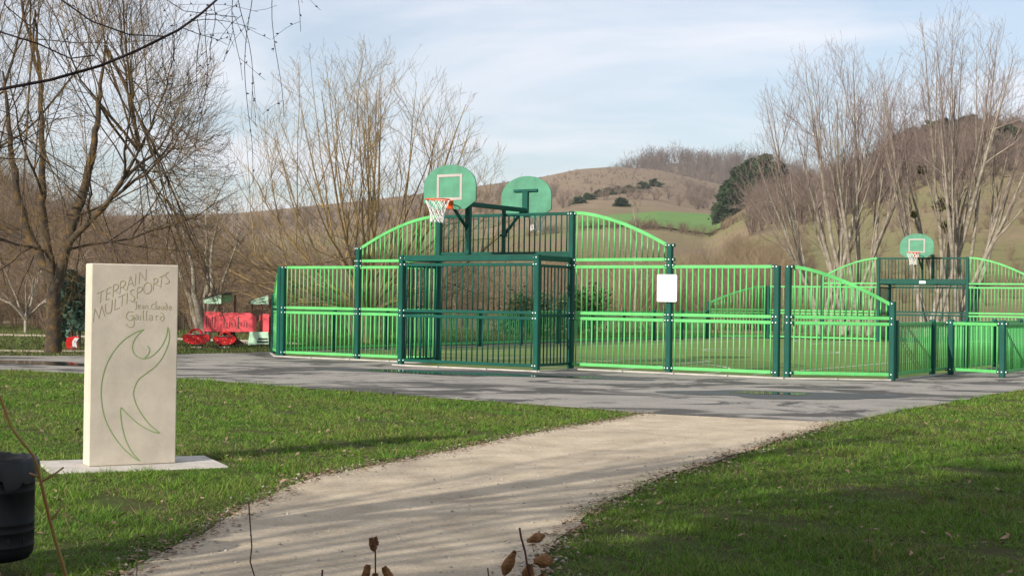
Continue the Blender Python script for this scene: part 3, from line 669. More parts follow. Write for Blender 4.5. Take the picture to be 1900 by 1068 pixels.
def lc(ch, x, y, w, h):                                 # lower-case strokes; x,y = baseline start
    q = lambda pts: cv([(x + a * w, y - b_ * h) for a, b_ in pts])
    l = lambda pts: cv([(x + a * w, y - b_ * h) for a, b_ in pts], RA, False)
    return {'e': [q([(0.05, .5), (.9, .62), (.75, .98), (.35, .98), (.05, .6), (.1, .2), (.45, 0), (.95, .15)])],
            'a': [q([(.15, .85), (.5, 1), (.8, .8), (.8, .0)]), q([(.8, .55), (.35, .5), (.1, .22), (.35, 0), (.8, .25)])],
            'n': [l([(.15, 1), (.15, 0)]), q([(.15, .75), (.5, 1), (.82, .8), (.82, 0)])],
            'u': [q([(.15, 1), (.15, .3), (.45, 0), (.8, .25)]), l([(.82, 1), (.82, 0)])],
            'l': [q([(.75, 2.0), (.45, 1.9), (.42, .2), (.8, 0)])], 'i': [l([(.4, 1), (.4, 0)]), l([(.2, 0), (.8, 0)])],
            'r': [l([(.2, 1), (.2, 0)]), q([(.2, .7), (.6, 1), (.95, .85)])],
            'd': [q([(.1, 2.0), (.55, 1.75), (.9, 1.0), (.85, .3), (.45, 0), (.1, .35), (.2, .85), (.55, 1), (.88, .85)])]}[ch]
small = [ln((570, 428), (606, 418)), cv([(597, 421), (600, 455), (598, 488), (588, 503)]), ln((726, 488), (742, 488)), cv([(780, 432), (755, 440), (746, 465), (758, 486), (784, 484)])]
for ch, x, w, h in (('e', 614, 26, 38), ('a', 648, 30, 38), ('n', 686, 30, 38), ('l', 784, 18, 40), ('a', 802, 28, 36), ('u', 838, 32, 36), ('d', 876, 30, 36), ('e', 922, 26, 36)): small += lc(ch, x, 487, w, h)
big = [cv([(570, 522), (530, 520), (505, 545), (503, 580), (525, 605), (555, 600), (570, 565), (545, 560), (572, 558), (575, 600), (578, 640), (565, 668), (535, 676), (508, 660), (505, 640)])]
for ch, x, w, h in (('a', 582, 42, 52), ('i', 628, 24, 48), ('l', 655, 26, 48), ('l', 688, 26, 48), ('a', 720, 44, 52), ('r', 785, 36, 50), ('d', 832, 46, 42)): big += lc(ch, x, 600, w, h)
for k, st in letters.items(): obj('letter', stroke_mesh('letter', st, 0.0066, 'engraved'), None, stele)
obj('small_lettering', stroke_mesh('small_lettering', small, 0.005, 'engraved'), None, stele)
for st in ([big[0]], big[1:3], big[3:5], [big[5]], [big[6]], big[7:9], big[9:11], big[11:]): obj('letter', stroke_mesh('letter', st, 0.0055, 'engraved'), None, stele)
fig = [[(465, 72), (400, 100), (320, 160), (250, 250), (205, 350), (182, 470), (185, 580), (205, 680), (250, 780), (320, 880), (400, 955), (443, 980)],
       [(443, 980), (390, 920), (345, 830), (320, 730), (310, 640), (315, 610)], [(315, 610), (360, 660), (440, 730), (520, 775), (578, 788)],
       [(578, 788), (500, 720), (430, 620), (400, 540), (400, 490), (430, 420), (490, 370), (550, 320), (600, 250), (635, 160), (640, 100), (628, 48)],
       [(628, 48), (620, 110), (590, 180), (540, 240), (490, 270), (440, 270), (400, 240), (388, 190), (405, 140), (440, 95), (465, 72)], [(470, 268), (495, 245), (505, 210), (490, 185)]]
obj('flame_figure', stroke_mesh('flame_figure', [cv(p, RB) for p in fig], 0.0075, 'engraved_green'), None, stele)
o = obj('stone_plinth', bm_mesh('stone_plinth', lambda bm: bm_box(bm, (0, 0, 0.0), (1.30, 0.80, 0.10), 0.012), 'slab_stone'), None, None, (-2.87, 10.97, -0.038), (0, 0, R(25)))
tag(o, 'flat rough pale stone slab under the carved monument', 'plinth')
print('fence+stele', round(time.time() - T_START, 1))

# ------------------------------------------------------------------ bare trees
def _norm(x, y, z):
    l = math.sqrt(x * x + y * y + z * z) + 1e-9; return x / l, y / l, z / l
def _perp_rot(d, ang, phi):
    """direction at angle ang from d, turned by phi round it"""
    x, y, z = d
    if abs(z) < 0.9: ax, ay, az = _norm(-y, x, 0.0)
    else: ax, ay, az = _norm(0.0, -z, y)
    bx, by, bz = y * az - z * ay, z * ax - x * az, x * ay - y * ax
    c, s = math.cos(ang), math.sin(ang); cp, sp = math.cos(phi), math.sin(phi)
    return _norm(x * c + (ax * cp + bx * sp) * s, y * c + (ay * cp + by * sp) * s, z * c + (az * cp + bz * sp) * s)
def grow(rs, p, d, length, r, lv, spec, out, maxlv):
    """spec[lv] = (segments, wander, upward pull, children, first child at, child angle lo, hi, child length ratio, child radius ratio)"""
    ns, wan, up, nch, first, alo, ahi, lr, rr_ = spec[lv]
    seg = length / ns; pts = [p]; dirs = [d]; x, y, z = p; dx_, dy_, dz_ = d
    r = min(r, 0.0068 * length + 0.0012)
    for i in range(ns):
        dx_, dy_, dz_ = _norm(dx_ + rs.gauss(0, wan), dy_ + rs.gauss(0, wan), dz_ + rs.gauss(0, wan) + up)
        x += dx_ * seg; y += dy_ * seg; z += dz_ * seg; pts.append((x, y, z)); dirs.append((dx_, dy_, dz_))
    tip = 0.45 if lv < maxlv else 0.4
    if lv == 0: tip = 0.35
    rad = [r * (1 - (1 - tip) * i / ns) for i in range(ns + 1)]
    out.append((lv, pts, rad))
    if lv >= maxlv: return
    n = max(1, int(round(nch * (0.8 + 0.4 * rs.random()))))
    for k in range(n):
        u = first + (1 - first) * (k + rs.random() * 0.9) / n; u = min(u, 0.999); f = u * ns; i = int(f); g = f - i
        q = tuple(pts[i][c] * (1 - g) + pts[i + 1][c] * g for c in range(3))
        dd = _perp_rot(dirs[min(i + 1, ns)], R(alo + (ahi - alo) * rs.random()), rs.random() * 6.283)
        ll = length * lr * (0.6 + 0.7 * rs.random()) * (1.15 - 0.6 * u)
        grow(rs, q, dd, ll, rad[i] * rr_ * (0.8 + 0.3 * rs.random()), lv + 1, spec, out, maxlv)
def sides_for(r): return 9 if r > 0.06 else (6 if r > 0.02 else (4 if r > 0.008 else 3))
def rmin(polys, m): return [(p, [max(x, m) for x in r]) for p, r in polys]
def make_tree(name, loc, label, out, bark, twig=None, trunk_lv=0, group=None, cat='tree', twig_lv=2, minr=0.0, smooth=True):
    e = empty(name, loc, 0, label, cat, group)
    tr = [(p, r) for l, p, r in out if l <= trunk_lv]; cr_ = [(p, r) for l, p, r in out if trunk_lv < l < twig_lv]; tw = [(p, r) for l, p, r in out if l >= max(twig_lv, trunk_lv + 1)]
    if tr: obj('trunk', tubes_mesh('trunk', tr, bark, sides_for, smooth), None, e)
    if cr_: c = obj('crown', tubes_mesh('crown', cr_, bark, sides_for, smooth), None, e)
    if tw:
        t = obj('twigs' if cr_ else 'crown', tubes_mesh('twigs', rmin(tw, minr), twig or bark, sides_for, smooth), None, c if cr_ else e); t['kind'] = 'stuff'
    return e
def chain(pts, radii, step=0.35, wob_=0.0, rs=None):
    """smooth limb through given points"""
    P = spline(pts, step); s = np.linspace(0, 1, len(P)); r = np.interp(s, np.linspace(0, 1, len(radii)), radii)
    if wob_ and rs: P = P + np.array([[rs.gauss(0, wob_) for _ in range(3)] for _ in P])
    return [tuple(p) for p in P], list(r)
def limb_children(rs, pts, rad, spec, out, lv, n, first, lmax, maxlv, alo=25, ahi=60, tipshrink=0.6, rfac=0.5):
    ns = len(pts) - 1
    for k in range(n):
        u = min(0.999, first + (1 - first) * (k + rs.random()) / n); f = u * ns; i = int(f); g = f - i
        q = tuple(pts[i][c] * (1 - g) + pts[i + 1][c] * g for c in range(3)); d = _norm(*[pts[i + 1][c] - pts[i][c] for c in range(3)])
        dd = _perp_rot(d, R(alo + (ahi - alo) * rs.random()), rs.random() * 6.283)
        grow(rs, q, dd, lmax * (0.55 + 0.6 * rs.random()) * (1 - tipshrink * u), rad[i] * rfac * (0.8 + 0.4 * rs.random()), lv, spec, out, maxlv)

def fan_crown(rs, out, starts, dome, cen, n_limb, n_sub, r_limb, twA, twB, nA=11, nB=5, el0=-4, spread=20, angA=(20, 48), bow=.10, yaw0=0.0, nC=1, sub0=.16, near=False):
    """limbs fan out from the starts to points spread evenly over a dome; each carries sub-limbs and straight twigs kept inside the dome"""
    def inside(p): return ((p[0] - cen[0]) / dome[0]) ** 2 + ((p[1] - cen[1]) / dome[1]) ** 2 + (max(0, p[2] - cen[2]) / dome[2]) ** 2
    def on(az, el, k): return (cen[0] + dome[0] * k * math.cos(el) * math.cos(az), cen[1] + dome[1] * k * math.cos(el) * math.sin(az), cen[2] + dome[2] * k * math.sin(el))
    def curve(S, T, b_, r0, r1, lv):
        d = [T[c] - S[c] for c in range(3)]; ln_ = math.sqrt(sum(c * c for c in d)); h = math.hypot(d[0], d[1]) + 1e-6; m_ = [S[c] + d[c] * .5 for c in range(3)]
        m_[0] += d[0] / h * ln_ * b_ * h / ln_; m_[1] += d[1] / h * ln_ * b_ * h / ln_; m_[2] -= ln_ * b_ * .35
        q = [S[c] * .75 + m_[c] * .25 for c in range(3)]
        a_, r_ = chain([S, tuple(m_), T], [r0, r0 * .62, r1], max(.3, ln_ / 9), .02 if lv == 1 else .012, rs); out.append((lv, a_, r_)); return a_, r_
    def twigs(a_, r_, n, L_, lv, ang, u0):
        ns = len(a_) - 1
        for k in range(n):
            u = min(.995, u0 + (1 - u0) * (k + rs.random()) / n); f = u * ns; i_ = int(f); g = f - i_
            q = tuple(a_[i_][c] * (1 - g) + a_[i_ + 1][c] * g for c in range(3)); d = _norm(*[a_[i_ + 1][c] - a_[i_][c] for c in range(3)]); dd = _perp_rot(d, R(ang[0] + (ang[1] - ang[0]) * rs.random()), rs.random() * 6.283)
            dd = _norm(dd[0], dd[1], dd[2] + .12); l = L_ * (.55 + .75 * rs.random())
            for _ in range(3):
                e_ = tuple(q[c] + dd[c] * l for c in range(3))
                if inside(e_) > 1.04 + .38 * rs.random() ** 2: l *= .62
            w_ = .035 * l; P = [q, tuple(q[c] + dd[c] * l * .35 + rs.gauss(0, w_) for c in range(3)), tuple(q[c] + dd[c] * l * .7 + rs.gauss(0, w_) for c in range(3)), tuple(q[c] + dd[c] * l + (l * .05 if c == 2 else 0) for c in range(3))]
            r0 = min(r_[i_] * .6, .0058 * l + .0016); rr3 = [r0, r0 * .8, r0 * .6, r0 * .35]; out.append((lv, P, rr3))
            if lv == 3: twigs(P, rr3, nB, twB, 4, (18, 46), .12)
            elif lv == 4 and nC: twigs(P, rr3, nC, twB * .6, 5, (18, 44), .3)
    for k in range(n_limb):
        az = yaw0 + k * 2.39996 + rs.gauss(0, .12); sn = math.sin(R(el0)) + (1 - math.sin(R(el0))) * (k + .5) / n_limb; el = math.asin(min(.995, sn)); S = starts[k % len(starts)]; T = on(az, el, .84 + .2 * rs.random())
        if near:                                        # leave the stem that lies on the target's side, well below it
            c_ = [p for p in starts if p[2] < T[2] * .62 + .4] or starts; hd = math.hypot(T[0], T[1]) + 1e-6
            c_ = sorted(c_, key=lambda p: -((p[0] * T[0] + p[1] * T[1]) / hd) - .42 * p[2] + .9 * rs.random()); S = c_[0]
        r0 = r_limb * (.8 + .4 * rs.random()); a_, r_ = curve(S, T, bow, r0, .009, 1); twigs(a_, r_, nA, twA, 3, angA, .35)
        for j_ in range(n_sub):
            u = sub0 + .55 * (j_ + rs.random()) / n_sub; i_ = int(u * (len(a_) - 1)); az2 = az + R(rs.gauss(0, spread)) / max(.25, math.cos(el)); el2 = max(R(el0 - 4), min(1.5, el + R(rs.gauss(0, spread)))); T2 = on(az2, el2, .74 + .28 * rs.random())
            b2, q2 = curve(a_[i_], T2, bow * .7, r_[i_] * .62, .006, 2); twigs(b2, q2, nA, twA, 3, angA, .22)
# the big dark tree by the asphalt: forked trunk, rounded crown
rs = random.Random(11); out = []
a, b_ = chain([(0, 0, -0.05), (0.02, 0, 0.3), (0.0, 0, 1.0), (0.02, 0, 1.55)], [0.20, 0.165, 0.148, 0.155], 0.12); out.append((0, a, b_))
forks = []
for P_, R_ in (([(0.02, 0, 1.45), (-.22, .02, 1.95), (-.62, .05, 2.7), (-.95, .1, 4.0), (-1.25, .2, 6.2)], [.12, .10, .075, .05, .02]), ([(0.05, 0, 1.45), (.18, .02, 2.0), (.36, .05, 2.75), (.75, .1, 4.3), (1.0, .2, 6.8)], [.13, .11, .085, .055, .02]), ([(0.0, 0, 1.5), (-.08, -.1, 2.2), (-.18, -.25, 3.1), (-.15, -.5, 5.0), (-.3, -.6, 7.4)], [.10, .085, .065, .045, .018]),
               ([(0.25, 0, 2.3), (.62, .0, 2.75), (1.25, -.1, 3.4), (2.0, -.3, 4.6)], [.08, .06, .045, .02]), ([(-.35, 0, 2.3), (-.9, .1, 2.6), (-1.6, .15, 3.1), (-2.4, .2, 4.4)], [.07, .055, .04, .018])):
    a, b_ = chain(P_, R_, .2, .012, rs); out.append((1, a, b_)); forks += [p for p in a[::3] if p[2] > 2.2]
fan_crown(rs, out, forks, (4.1, 3.9, 7.2), (-0.15, 0, 2.9), 30, 5, .034, 1.3, .6, 8, 5, -14, 20, (22, 55), .10, nC=1, near=True)
make_tree('bare_tree', (-10.05, 31.6, 0), 'large dark forked bare tree with mossy trunk at the edge of the asphalt', out, 'bark_dark', 'twig_mixed', trunk_lv=0, twig_lv=3, minr=0.0028)
# the broad tree behind the fence wing, yellow with lichen: limbs fanning out of a short bole
rs = random.Random(23); out = []
a, b_ = chain([(0, 0, -0.05), (-0.03, 0, 0.4), (0, 0, 0.9)], [0.25, 0.20, 0.19], 0.15); out.append((0, a, b_))
fan_crown(rs, out, [(0, 0, .75), (.06, 0, .85), (-.06, .03, .8)], (4.9, 3.8, 6.9), (-.1, 0, 1.75), 17, 5, .062, 1.35, .62, 7, 4, 0, 19, (20, 54), .09, .6, nC=1)
make_tree('bare_tree', (-4.2, 42.0, 0), 'broad fan-shaped bare tree with yellowish lichen branches behind the near fence wing', out, 'bark_yellow', trunk_lv=0, twig_lv=3, minr=0.0034)

# pale multi-stemmed trees behind the far end
def stems_tree(loc, seed, base, dome, cen, n, label):
    rs = random.Random(seed); out = []
    starts = [(bx, by, -.05) for bx, by in base]
    fan_crown(rs, out, starts, dome, cen, n, 4, .115, 1.9, 1.0, 8, 4, 27, 10, (14, 36), .02, 1.1, nC=1, sub0=.3)
    out = [((0 if l == 1 else (1 if l == 2 else l)), p, r) for l, p, r in out]
    return make_tree('multi_stem_tree', loc, label, out, 'bark_pale', 'twig_red', trunk_lv=0, twig_lv=3, minr=0.0042, group='pale multi-stemmed trees behind the far end')
stems_tree((14.2, 62.0, 0), 31, [(-.9, 0), (-.5, .3), (0, -.1), (.4, .3), (.8, 0), (1.2, .2)], (4.5, 2.8, 10.0), (-.6, 0, 2.3), 11, 'pale multi-stemmed bare tree behind the sloping corner panel of the fence')
stems_tree((18.2, 60.5, 0), 32, [(-.8, 0), (-.4, .4), (0, 0), (.3, .3), (.6, -.1), (1.0, .2)], (4.9, 3.0, 11.0), (.3, 0, 2.6), 12, 'pale multi-stemmed bare tree with mistletoe behind the far goal')
# mistletoe balls
def mistletoe(loc, r, seed, label):
    rs = random.Random(seed); polys = []
    for k in range(150):
        d = _norm(rs.gauss(0, 1), rs.gauss(0, 1), rs.gauss(0, 1)); e_ = _norm(d[0] + rs.gauss(0, .35), d[1] + rs.gauss(0, .35), d[2] + rs.gauss(0, .35)); q = r * (0.7 + 0.35 * rs.random())
        p1 = tuple(c * q * .55 for c in d); p2 = tuple(p1[i] + e_[i] * q * .45 for i in range(3)); polys.append(([(0, 0, 0), p1, p2], [0.006, 0.012, 0.02]))
    o = obj('mistletoe', tubes_mesh('mistletoe', polys, 'mistletoe', lambda r: 3), None, None, loc); o['kind'] = 'thing'
    return tag(o, label, 'mistletoe', 'mistletoe balls in the pale tree')
for (px, py, yy, r, s) in ((1742, 380, 60.3, .40, 1), (1756, 421, 60.2, .36, 2), (1708, 315, 60.8, .25, 3), (1694, 398, 60.3, .18, 4)):
    mistletoe(((px - 950) / CAM_F * yy, yy, CAM_H + ((558 + .0135 * (px - 950)) - py) / CAM_F * yy), r, s, ['', 'largest round olive mistletoe ball in the pale tree behind the far goal', 'second large olive mistletoe ball just under the largest one', 'mid-sized mistletoe ball high on a pale stem, above all the others', 'smallest olive mistletoe tuft on the pale tree behind the far goal'][s])

# slim young birch, pale clump behind the play structure, small pale tree by the far path
def simple_tree(name, loc, seed, h, r, label, bark, twig=None, n=22, lean=(0, 0), clen=0.28, minr=0.005, alo=25, ahi=55, maxlv=3, first=0.25, group=None):
    rs = random.Random(seed); out = []
    SP = {1: (5, .08, .07, 6, .2, 20, 50, .45, .5), 2: (4, .10, .05, 4, .2, 20, 50, .5, .55), 3: (3, .13, .03, 0, .2, 20, 50, .5, .6)}
    a, b_ = chain([(0, 0, -.05), (lean[0] * .3, lean[1] * .3, h * .33), (lean[0] * .7, lean[1] * .7, h * .67), (lean[0], lean[1], h)], [r, r * .8, r * .45, .008], .4, .03, rs)
    out.append((0, a, b_)); limb_children(rs, a, b_, SP, out, 1, n, first, h * clen, maxlv, alo, ahi, .6, .5)
    return make_tree(name, loc, label, out, bark, twig, 0, group, twig_lv=2, minr=minr)
simple_tree('birch_tree', (5.0, 58.0, 0), 41, 5.9, .055, 'slim young pale birch standing beyond the long low side fence', 'bark_pale', n=18, clen=.22, lean=(-.1, 0))
rs = random.Random(43); out = []
SP = {1: (5, .08, .05, 7, .2, 20, 50, .5, .5), 2: (4, .10, .03, 5, .2, 20, 55, .5, .55), 3: (3, .13, .02, 0, .2, 20, 50, .5, .6)}
for tx, ty, h, r in ((-1.0, .2, 3.0, .08), (-.55, -.3, 3.5, .085), (-.1, .3, 3.9, .085), (.25, -.2, 3.7, .07), (.7, .2, 3.0, .06)):
    a, b_ = chain([(tx * .08, ty * .08, -.05), (tx * .45, ty * .4, h * .4), (tx * .8, ty * .7, h * .7), (tx * 1.25, ty, h)], [r * 1.2, r, r * .6, .01], .35, .03, rs); out.append((0, a, b_)); limb_children(rs, a, b_, SP, out, 1, 10, .3, 1.1, 3)
make_tree('multi_stem_tree', (-8.35, 39.4, 0), 'pale grey many-stemmed bare tree rising beside the red play structure', out, 'bark_pale', 'brush', 0, twig_lv=2, minr=.005)
rs = random.Random(44); out = []
a, b_ = chain([(0, 0, -.05), (0, 0, .5)], [.06, .06], .3); out.append((0, a, b_))
for k in range(9):
    an = k * .7 + rs.random(); q = [(0, 0, .45), (math.cos(an) * .5, math.sin(an) * .4, .95), (math.cos(an) * 1.3, math.sin(an), 1.4 + rs.random() * .5), (math.cos(an) * 2.0, math.sin(an) * 1.6, 1.9 + rs.random())]
    a, b_ = chain(q, [.04, .03, .02, .006], .3, .02, rs); out.append((1, a, b_)); limb_children(rs, a, b_, {1: (4, .1, .05, 4, .2, 20, 50, .5, .6), 2: (4, .1, .05, 4, .2, 20, 50, .5, .6), 3: (3, .13, .02, 0, .2, 20, 50, .5, .6)}, out, 2, 7, .25, .9, 3)
make_tree('small_tree', (-16.0, 47.5, 0), 'small pale spreading bare tree beside the far footpath', out, 'bark_pale', 'brush_tan', 0, twig_lv=3, minr=.006)

# ------------------------------------------------------------------ evergreens made of needle sprays
def sprays(rs, n, fn, size, droop=0.2, w=0.35):
    """n leaf-sized triangles; fn() -> (pos, outward dir)"""
    V = np.empty((n * 3, 3), np.float32)
    for k in range(n):
        p, d = fn(); s = size * (0.6 + 0.8 * rs.random()); dd = _norm(d[0] + rs.gauss(0, .45), d[1] + rs.gauss(0, .45), d[2] + rs.gauss(0, .45) - droop); q = _perp_rot(dd, math.pi / 2, rs.random() * 6.283)
        V[k * 3] = [p[i] - q[i] * s * w for i in range(3)]; V[k * 3 + 1] = [p[i] + q[i] * s * w for i in range(3)]; V[k * 3 + 2] = [p[i] + dd[i] * s for i in range(3)]
    return V, np.arange(n * 3, dtype=np.int32).reshape(-1, 3)
def conifer(name, loc, seed, h, rad, label, n, size, mt, trunk_r, base=0.08, lumps=40, cat='tree', group=None, p=0.8):
    rs = random.Random(seed); e = empty(name, loc, 0, label, cat, group)
    a, b_ = chain([(0, 0, -.05), (0, 0, h * .5), (0, 0, h)], [trunk_r, trunk_r * .6, .01], .5); polys = [(a, b_)]
    L_ = []
    for k in range(lumps):
        u = base + (1 - base) * (k + rs.random()) / lumps; an = rs.random() * 6.283; q = rad * (1 - u) ** p * (.45 + .6 * rs.random()) + .05
        c = (math.cos(an) * q, math.sin(an) * q, u * h - q * .12); L_.append((c, an, rad * .26 * (1.1 - .7 * u)))
        polys.append(([(0, 0, u * h), (c[0] * .5, c[1] * .5, u * h), c], [trunk_r * .3 * (1 - u) + .006, trunk_r * .2 * (1 - u) + .005, .005]))
    obj('trunk', tubes_mesh('trunk', polys, 'brown_wood', sides_for), None, e)
    def fn():
        c, an, s = L_[int(rs.random() * len(L_))]; f = rs.random() ** .6
        pos = (c[0] * f + rs.gauss(0, s * .5), c[1] * f + rs.gauss(0, s * .5), c[2] + (1 - f) * s * .2 + rs.gauss(0, s * .32)); return pos, _norm(math.cos(an), math.sin(an), .15)
    V, F = sprays(rs, n, fn, size); o = obj('crown', mesh('crown', V, F, mt), None, e); o['kind'] = 'stuff'
    return e
for i, (px, yy, h, r) in enumerate(((1368, 328, 10.5, 4.8), (1392, 330, 11.0, 5.2), (1418, 326, 10.5, 5.0), (1444, 332, 8.5, 4.2), (1350, 330, 9.0, 4.0))):
    x = (px - 950) / CAM_F * yy
    conifer('conifer', (x, yy, float(height(x, yy)) - .3), 51 + i, h, r, ['broad dark conifer', 'tallest dark conifer', 'tall shaggy dark conifer', 'narrow dark conifer', 'low dark conifer'][i] + ' in the clump at the foot of the wooded slope', 9000, .6, 'evergreen', .25, .0, 120, group='dark conifer clump', p=.42)
conifer('pine_tree', (-10.85, 35.6, 0), 52, 1.85, .62, 'small blue-green pine sapling beside the big forked tree', 5200, .13, 'pine_green', .04, .28, 30, p=.5)
conifer('pine_tree', (-11.55, 36.8, 0), 53, 1.9, .42, 'narrow blue-green pine sapling half hidden by the forked trunk', 3000, .13, 'pine_green', .04, .1, 26)
for i, (px, y, h, r) in enumerate(((1690, 322, 5.5, 4.5), (1725, 326, 6.0, 5), (1752, 328, 6.5, 5), (1782, 328, 6.5, 5), (1808, 326, 6, 5), (1834, 324, 5.5, 4.5), (1856, 326, 4.5, 3.6), (1882, 324, 5.5, 2.6), (1660, 320, 4.5, 4), (1866, 262, 6, 3), (1884, 258, 5.5, 2.8))):
    x = (px - 950) / CAM_F * y
    conifer('hill_pine', (x, y, float(height(x, y)) - .3), 60 + i, h, r, 'dark round pine growing high on the wooded hillside', 2200, .7, 'evergreen', .2, .1, 40, group='dark pines high on the wooded hillside', p=.35)
for i, (px, y, h, r) in enumerate(((1072, 420, 2.0, 2.5), (1090, 435, 2.0, 2.9), (1108, 450, 2.2, 2.9), (1126, 465, 2.4, 3.4), (1146, 485, 2.5, 3.4), (1168, 505, 2.5, 3.7), (1190, 525, 3.0, 3.7), (1212, 545, 3.0, 3.7), (1150, 400, 2.6, 2.6))):
    x = (px - 950) / CAM_F * y
    conifer('hill_pine', (x, y, float(height(x, y)) - .3), 80 + i, h, r, 'dark evergreen in the line crossing the bare far hill', 1500, .62, 'evergreen', .2, .0, 30, group='dark evergreens in a line on the far hill', p=.35)
# evergreen shrub behind the goal
def shrub(name, loc, seed, h, r, label, n, size, mt, cat='shrub', group=None):
    rs = random.Random(seed); e = empty(name, loc, 0, label, cat, group); polys = []
    L_ = []
    for k in range(22):
        an = rs.random() * 6.283; q = r * math.sqrt(rs.random()) * .85; z = h * (.25 + .7 * rs.random()) * (1 - .35 * (q / r) ** 2); L_.append((math.cos(an) * q, math.sin(an) * q, z)); polys.append(([(0, 0, 0), (math.cos(an) * q * .5, math.sin(an) * q * .5, z * .6), L_[-1]], [.03, .018, .006]))
    obj('stems', tubes_mesh('stems', polys, 'bark_dark', sides_for), None, e)
    def fn():
        c = L_[int(rs.random() * len(L_))]; s = r * .22; return (c[0] + rs.gauss(0, s), c[1] + rs.gauss(0, s), max(.03, c[2] + rs.gauss(0, s))), _norm(c[0], c[1], .3)
    V, F = sprays(rs, n, fn, size); o = obj('foliage', mesh('foliage', V, F, mt), None, e); o['kind'] = 'stuff'; return e
shrub('evergreen_shrub', (2.6, 56.0, 0), 71, 2.0, .95, 'round dark green leafy shrub beyond the low side fence', 4200, .13, 'ivy')
shrub('evergreen_shrub', (0.6, 53.0, 0), 72, 1.5, 1.0, 'olive green leafy shrub seen through the goal cage bars', 2600, .12, 'ivy')

# ------------------------------------------------------------------ thickets and woods (nobody could count them)
def bush_template(seed, n, h, spread, r, segs=3, twigs=3):
    rs = random.Random(seed); polys = []
    for k in range(n):
        an = rs.random() * 6.283; q = rs.random() ** .6 * spread; hh = h * (.45 + .6 * rs.random()); lx, ly = math.cos(an) * q, math.sin(an) * q
        P = [(lx * .15, ly * .15, 0), (lx * .45 + rs.gauss(0, .05), ly * .45 + rs.gauss(0, .05), hh * .45), (lx, ly, hh)]; polys.append((P, [r, r * .75, r * .35]))
        for j in range(twigs):
            u = .3 + .65 * rs.random(); s = P[1] if u < .6 else P[2]; s = tuple(P[1][i] * (1 - (u - .3) / .7) + P[2][i] * (u - .3) / .7 for i in range(3)); l = h * .3 * (.5 + rs.random()); d = _norm(rs.gauss(0, .8), rs.gauss(0, .8), .35 + rs.random())
            polys.append(([s, tuple(s[i] + d[i] * l * .55 for i in range(3)), tuple(s[i] + d[i] * l + (rs.gauss(0, .1 * l)) for i in range(3))], [r * .5, r * .4, r * .25]))
    P = np.array([p for p, _ in polys]); Q = np.array([q for _, q in polys]); return tube_arrays(P, Q, 3)
def scatter(name, label, places, temps, mt, seed, kind='stuff'):
    rs = np.random.RandomState(seed); Vs, Fs, off = [], [], 0
    for (x, y, s, hs) in places:
        V, F = temps[rs.randint(len(temps))]; a = rs.rand() * 6.283; c, sn = math.cos(a), math.sin(a)
        Q = np.empty_like(V); Q[:, 0] = (V[:, 0] * c - V[:, 1] * sn) * s + x; Q[:, 1] = (V[:, 0] * sn + V[:, 1] * c) * s + y; Q[:, 2] = V[:, 2] * s * hs; Vs.append(Q); Fs.append(F + off); off += len(V)
    V = np.concatenate(Vs); i = 0
    for (x, y, s, hs), q in zip(places, Vs):
        V[i:i + len(q), 2] += float(height(x, y)) - 0.05; i += len(q)
    o = obj(name, mesh(name, V, np.concatenate(Fs), mt, False)); tag(o, label, name.replace('_', ' '), kind=kind); return o
def band(seed, n, t0, t1, r0, r1, s0, s1, h0=.8, h1=1.25, keep=None):
    rs = np.random.RandomState(seed); o = []
    while len(o) < n:
        t = t0 + (t1 - t0) * rs.rand(); y = r0 + (r1 - r0) * rs.rand(); x = t * y
        if keep and not keep(t, y, x): continue
        o.append((x, y, s0 + (s1 - s0) * rs.rand(), h0 + (h1 - h0) * rs.rand()))
    return o
BT = [bush_template(100 + i, 34, 2.4, 1.2, .011, twigs=5) for i in range(4)]
TT = [bush_template(110 + i, 26, 6.0, 2.2, .022, twigs=6) for i in range(4)]
FT = [bush_template(120 + i, 14, 6.0, 2.8, .06, twigs=5) for i in range(4)]
def in_court(x, y):
    ddx, ddy = x - CX0, y - CY0; s, t = ddx * cY - ddy * sY, ddx * sY + ddy * cY; return -9.5 < s < 9.5 and -3 < t < 29
scatter('thicket', 'tangled brown bare thicket behind the play structure and forked tree', band(1, 190, -.42, -.06, 50, 78, .7, 1.2, keep=lambda t, y, x: not in_court(x, y)), BT, 'brush', 1)
scatter('thicket', 'tall brown bare scrub behind the broad yellowish tree', band(2, 120, -.42, -.02, 62, 105, .45, .8), TT, 'brush', 2)
scatter('thicket', 'straw coloured bare scrub beyond the low side fence', band(3, 130, -.02, .20, 64, 110, .8, 1.5, keep=lambda t, y, x: not in_court(x, y)), BT, 'brush_tan', 3)
scatter('thicket', 'brown bare scrub on the slope below the dark conifer', band(4, 110, .12, .20, 85, 170, .8, 1.4), BT, 'brush_tan', 4)
scatter('wood', 'brown bare wood covering the steep slope on the conifer side', band(5, 640, .165, .42, 222, 345, .6, 1.05, .8, 1.1), FT, 'wood_far', 5)
scatter('wood', 'brown bare scrub along the foot of the bare far hill', band(6, 420, -.32, .22, 410, 600, .6, 1.1, .5, .8, keep=lambda t, y, x: t < .03 or y < 470 or t > .12), FT, 'wood_far', 6)
scatter('wood', 'grey bare wood on the rounded hill at the very back', band(7, 520, .055, .2, 940, 1130, 1.6, 2.6, .8, 1.1), FT, 'wood_far', 7)
scatter('wood', 'brown bare wood on the slope behind the forked tree', band(8, 300, -.5, -.20, 85, 180, .5, .8), TT, 'brush', 8)
scatter('wood', 'low purple-brown scrub dotting the bare far hill', band(10, 520, -.06, .16, 480, 690, .16, .36, .6, .9), FT, 'wood_far', 10)
scatter('thicket', 'scattered low brown scrub over the olive slope behind the far goal', band(11, 210, .19, .42, 95, 225, .3, .8, .6, 1), BT, 'brush', 11)
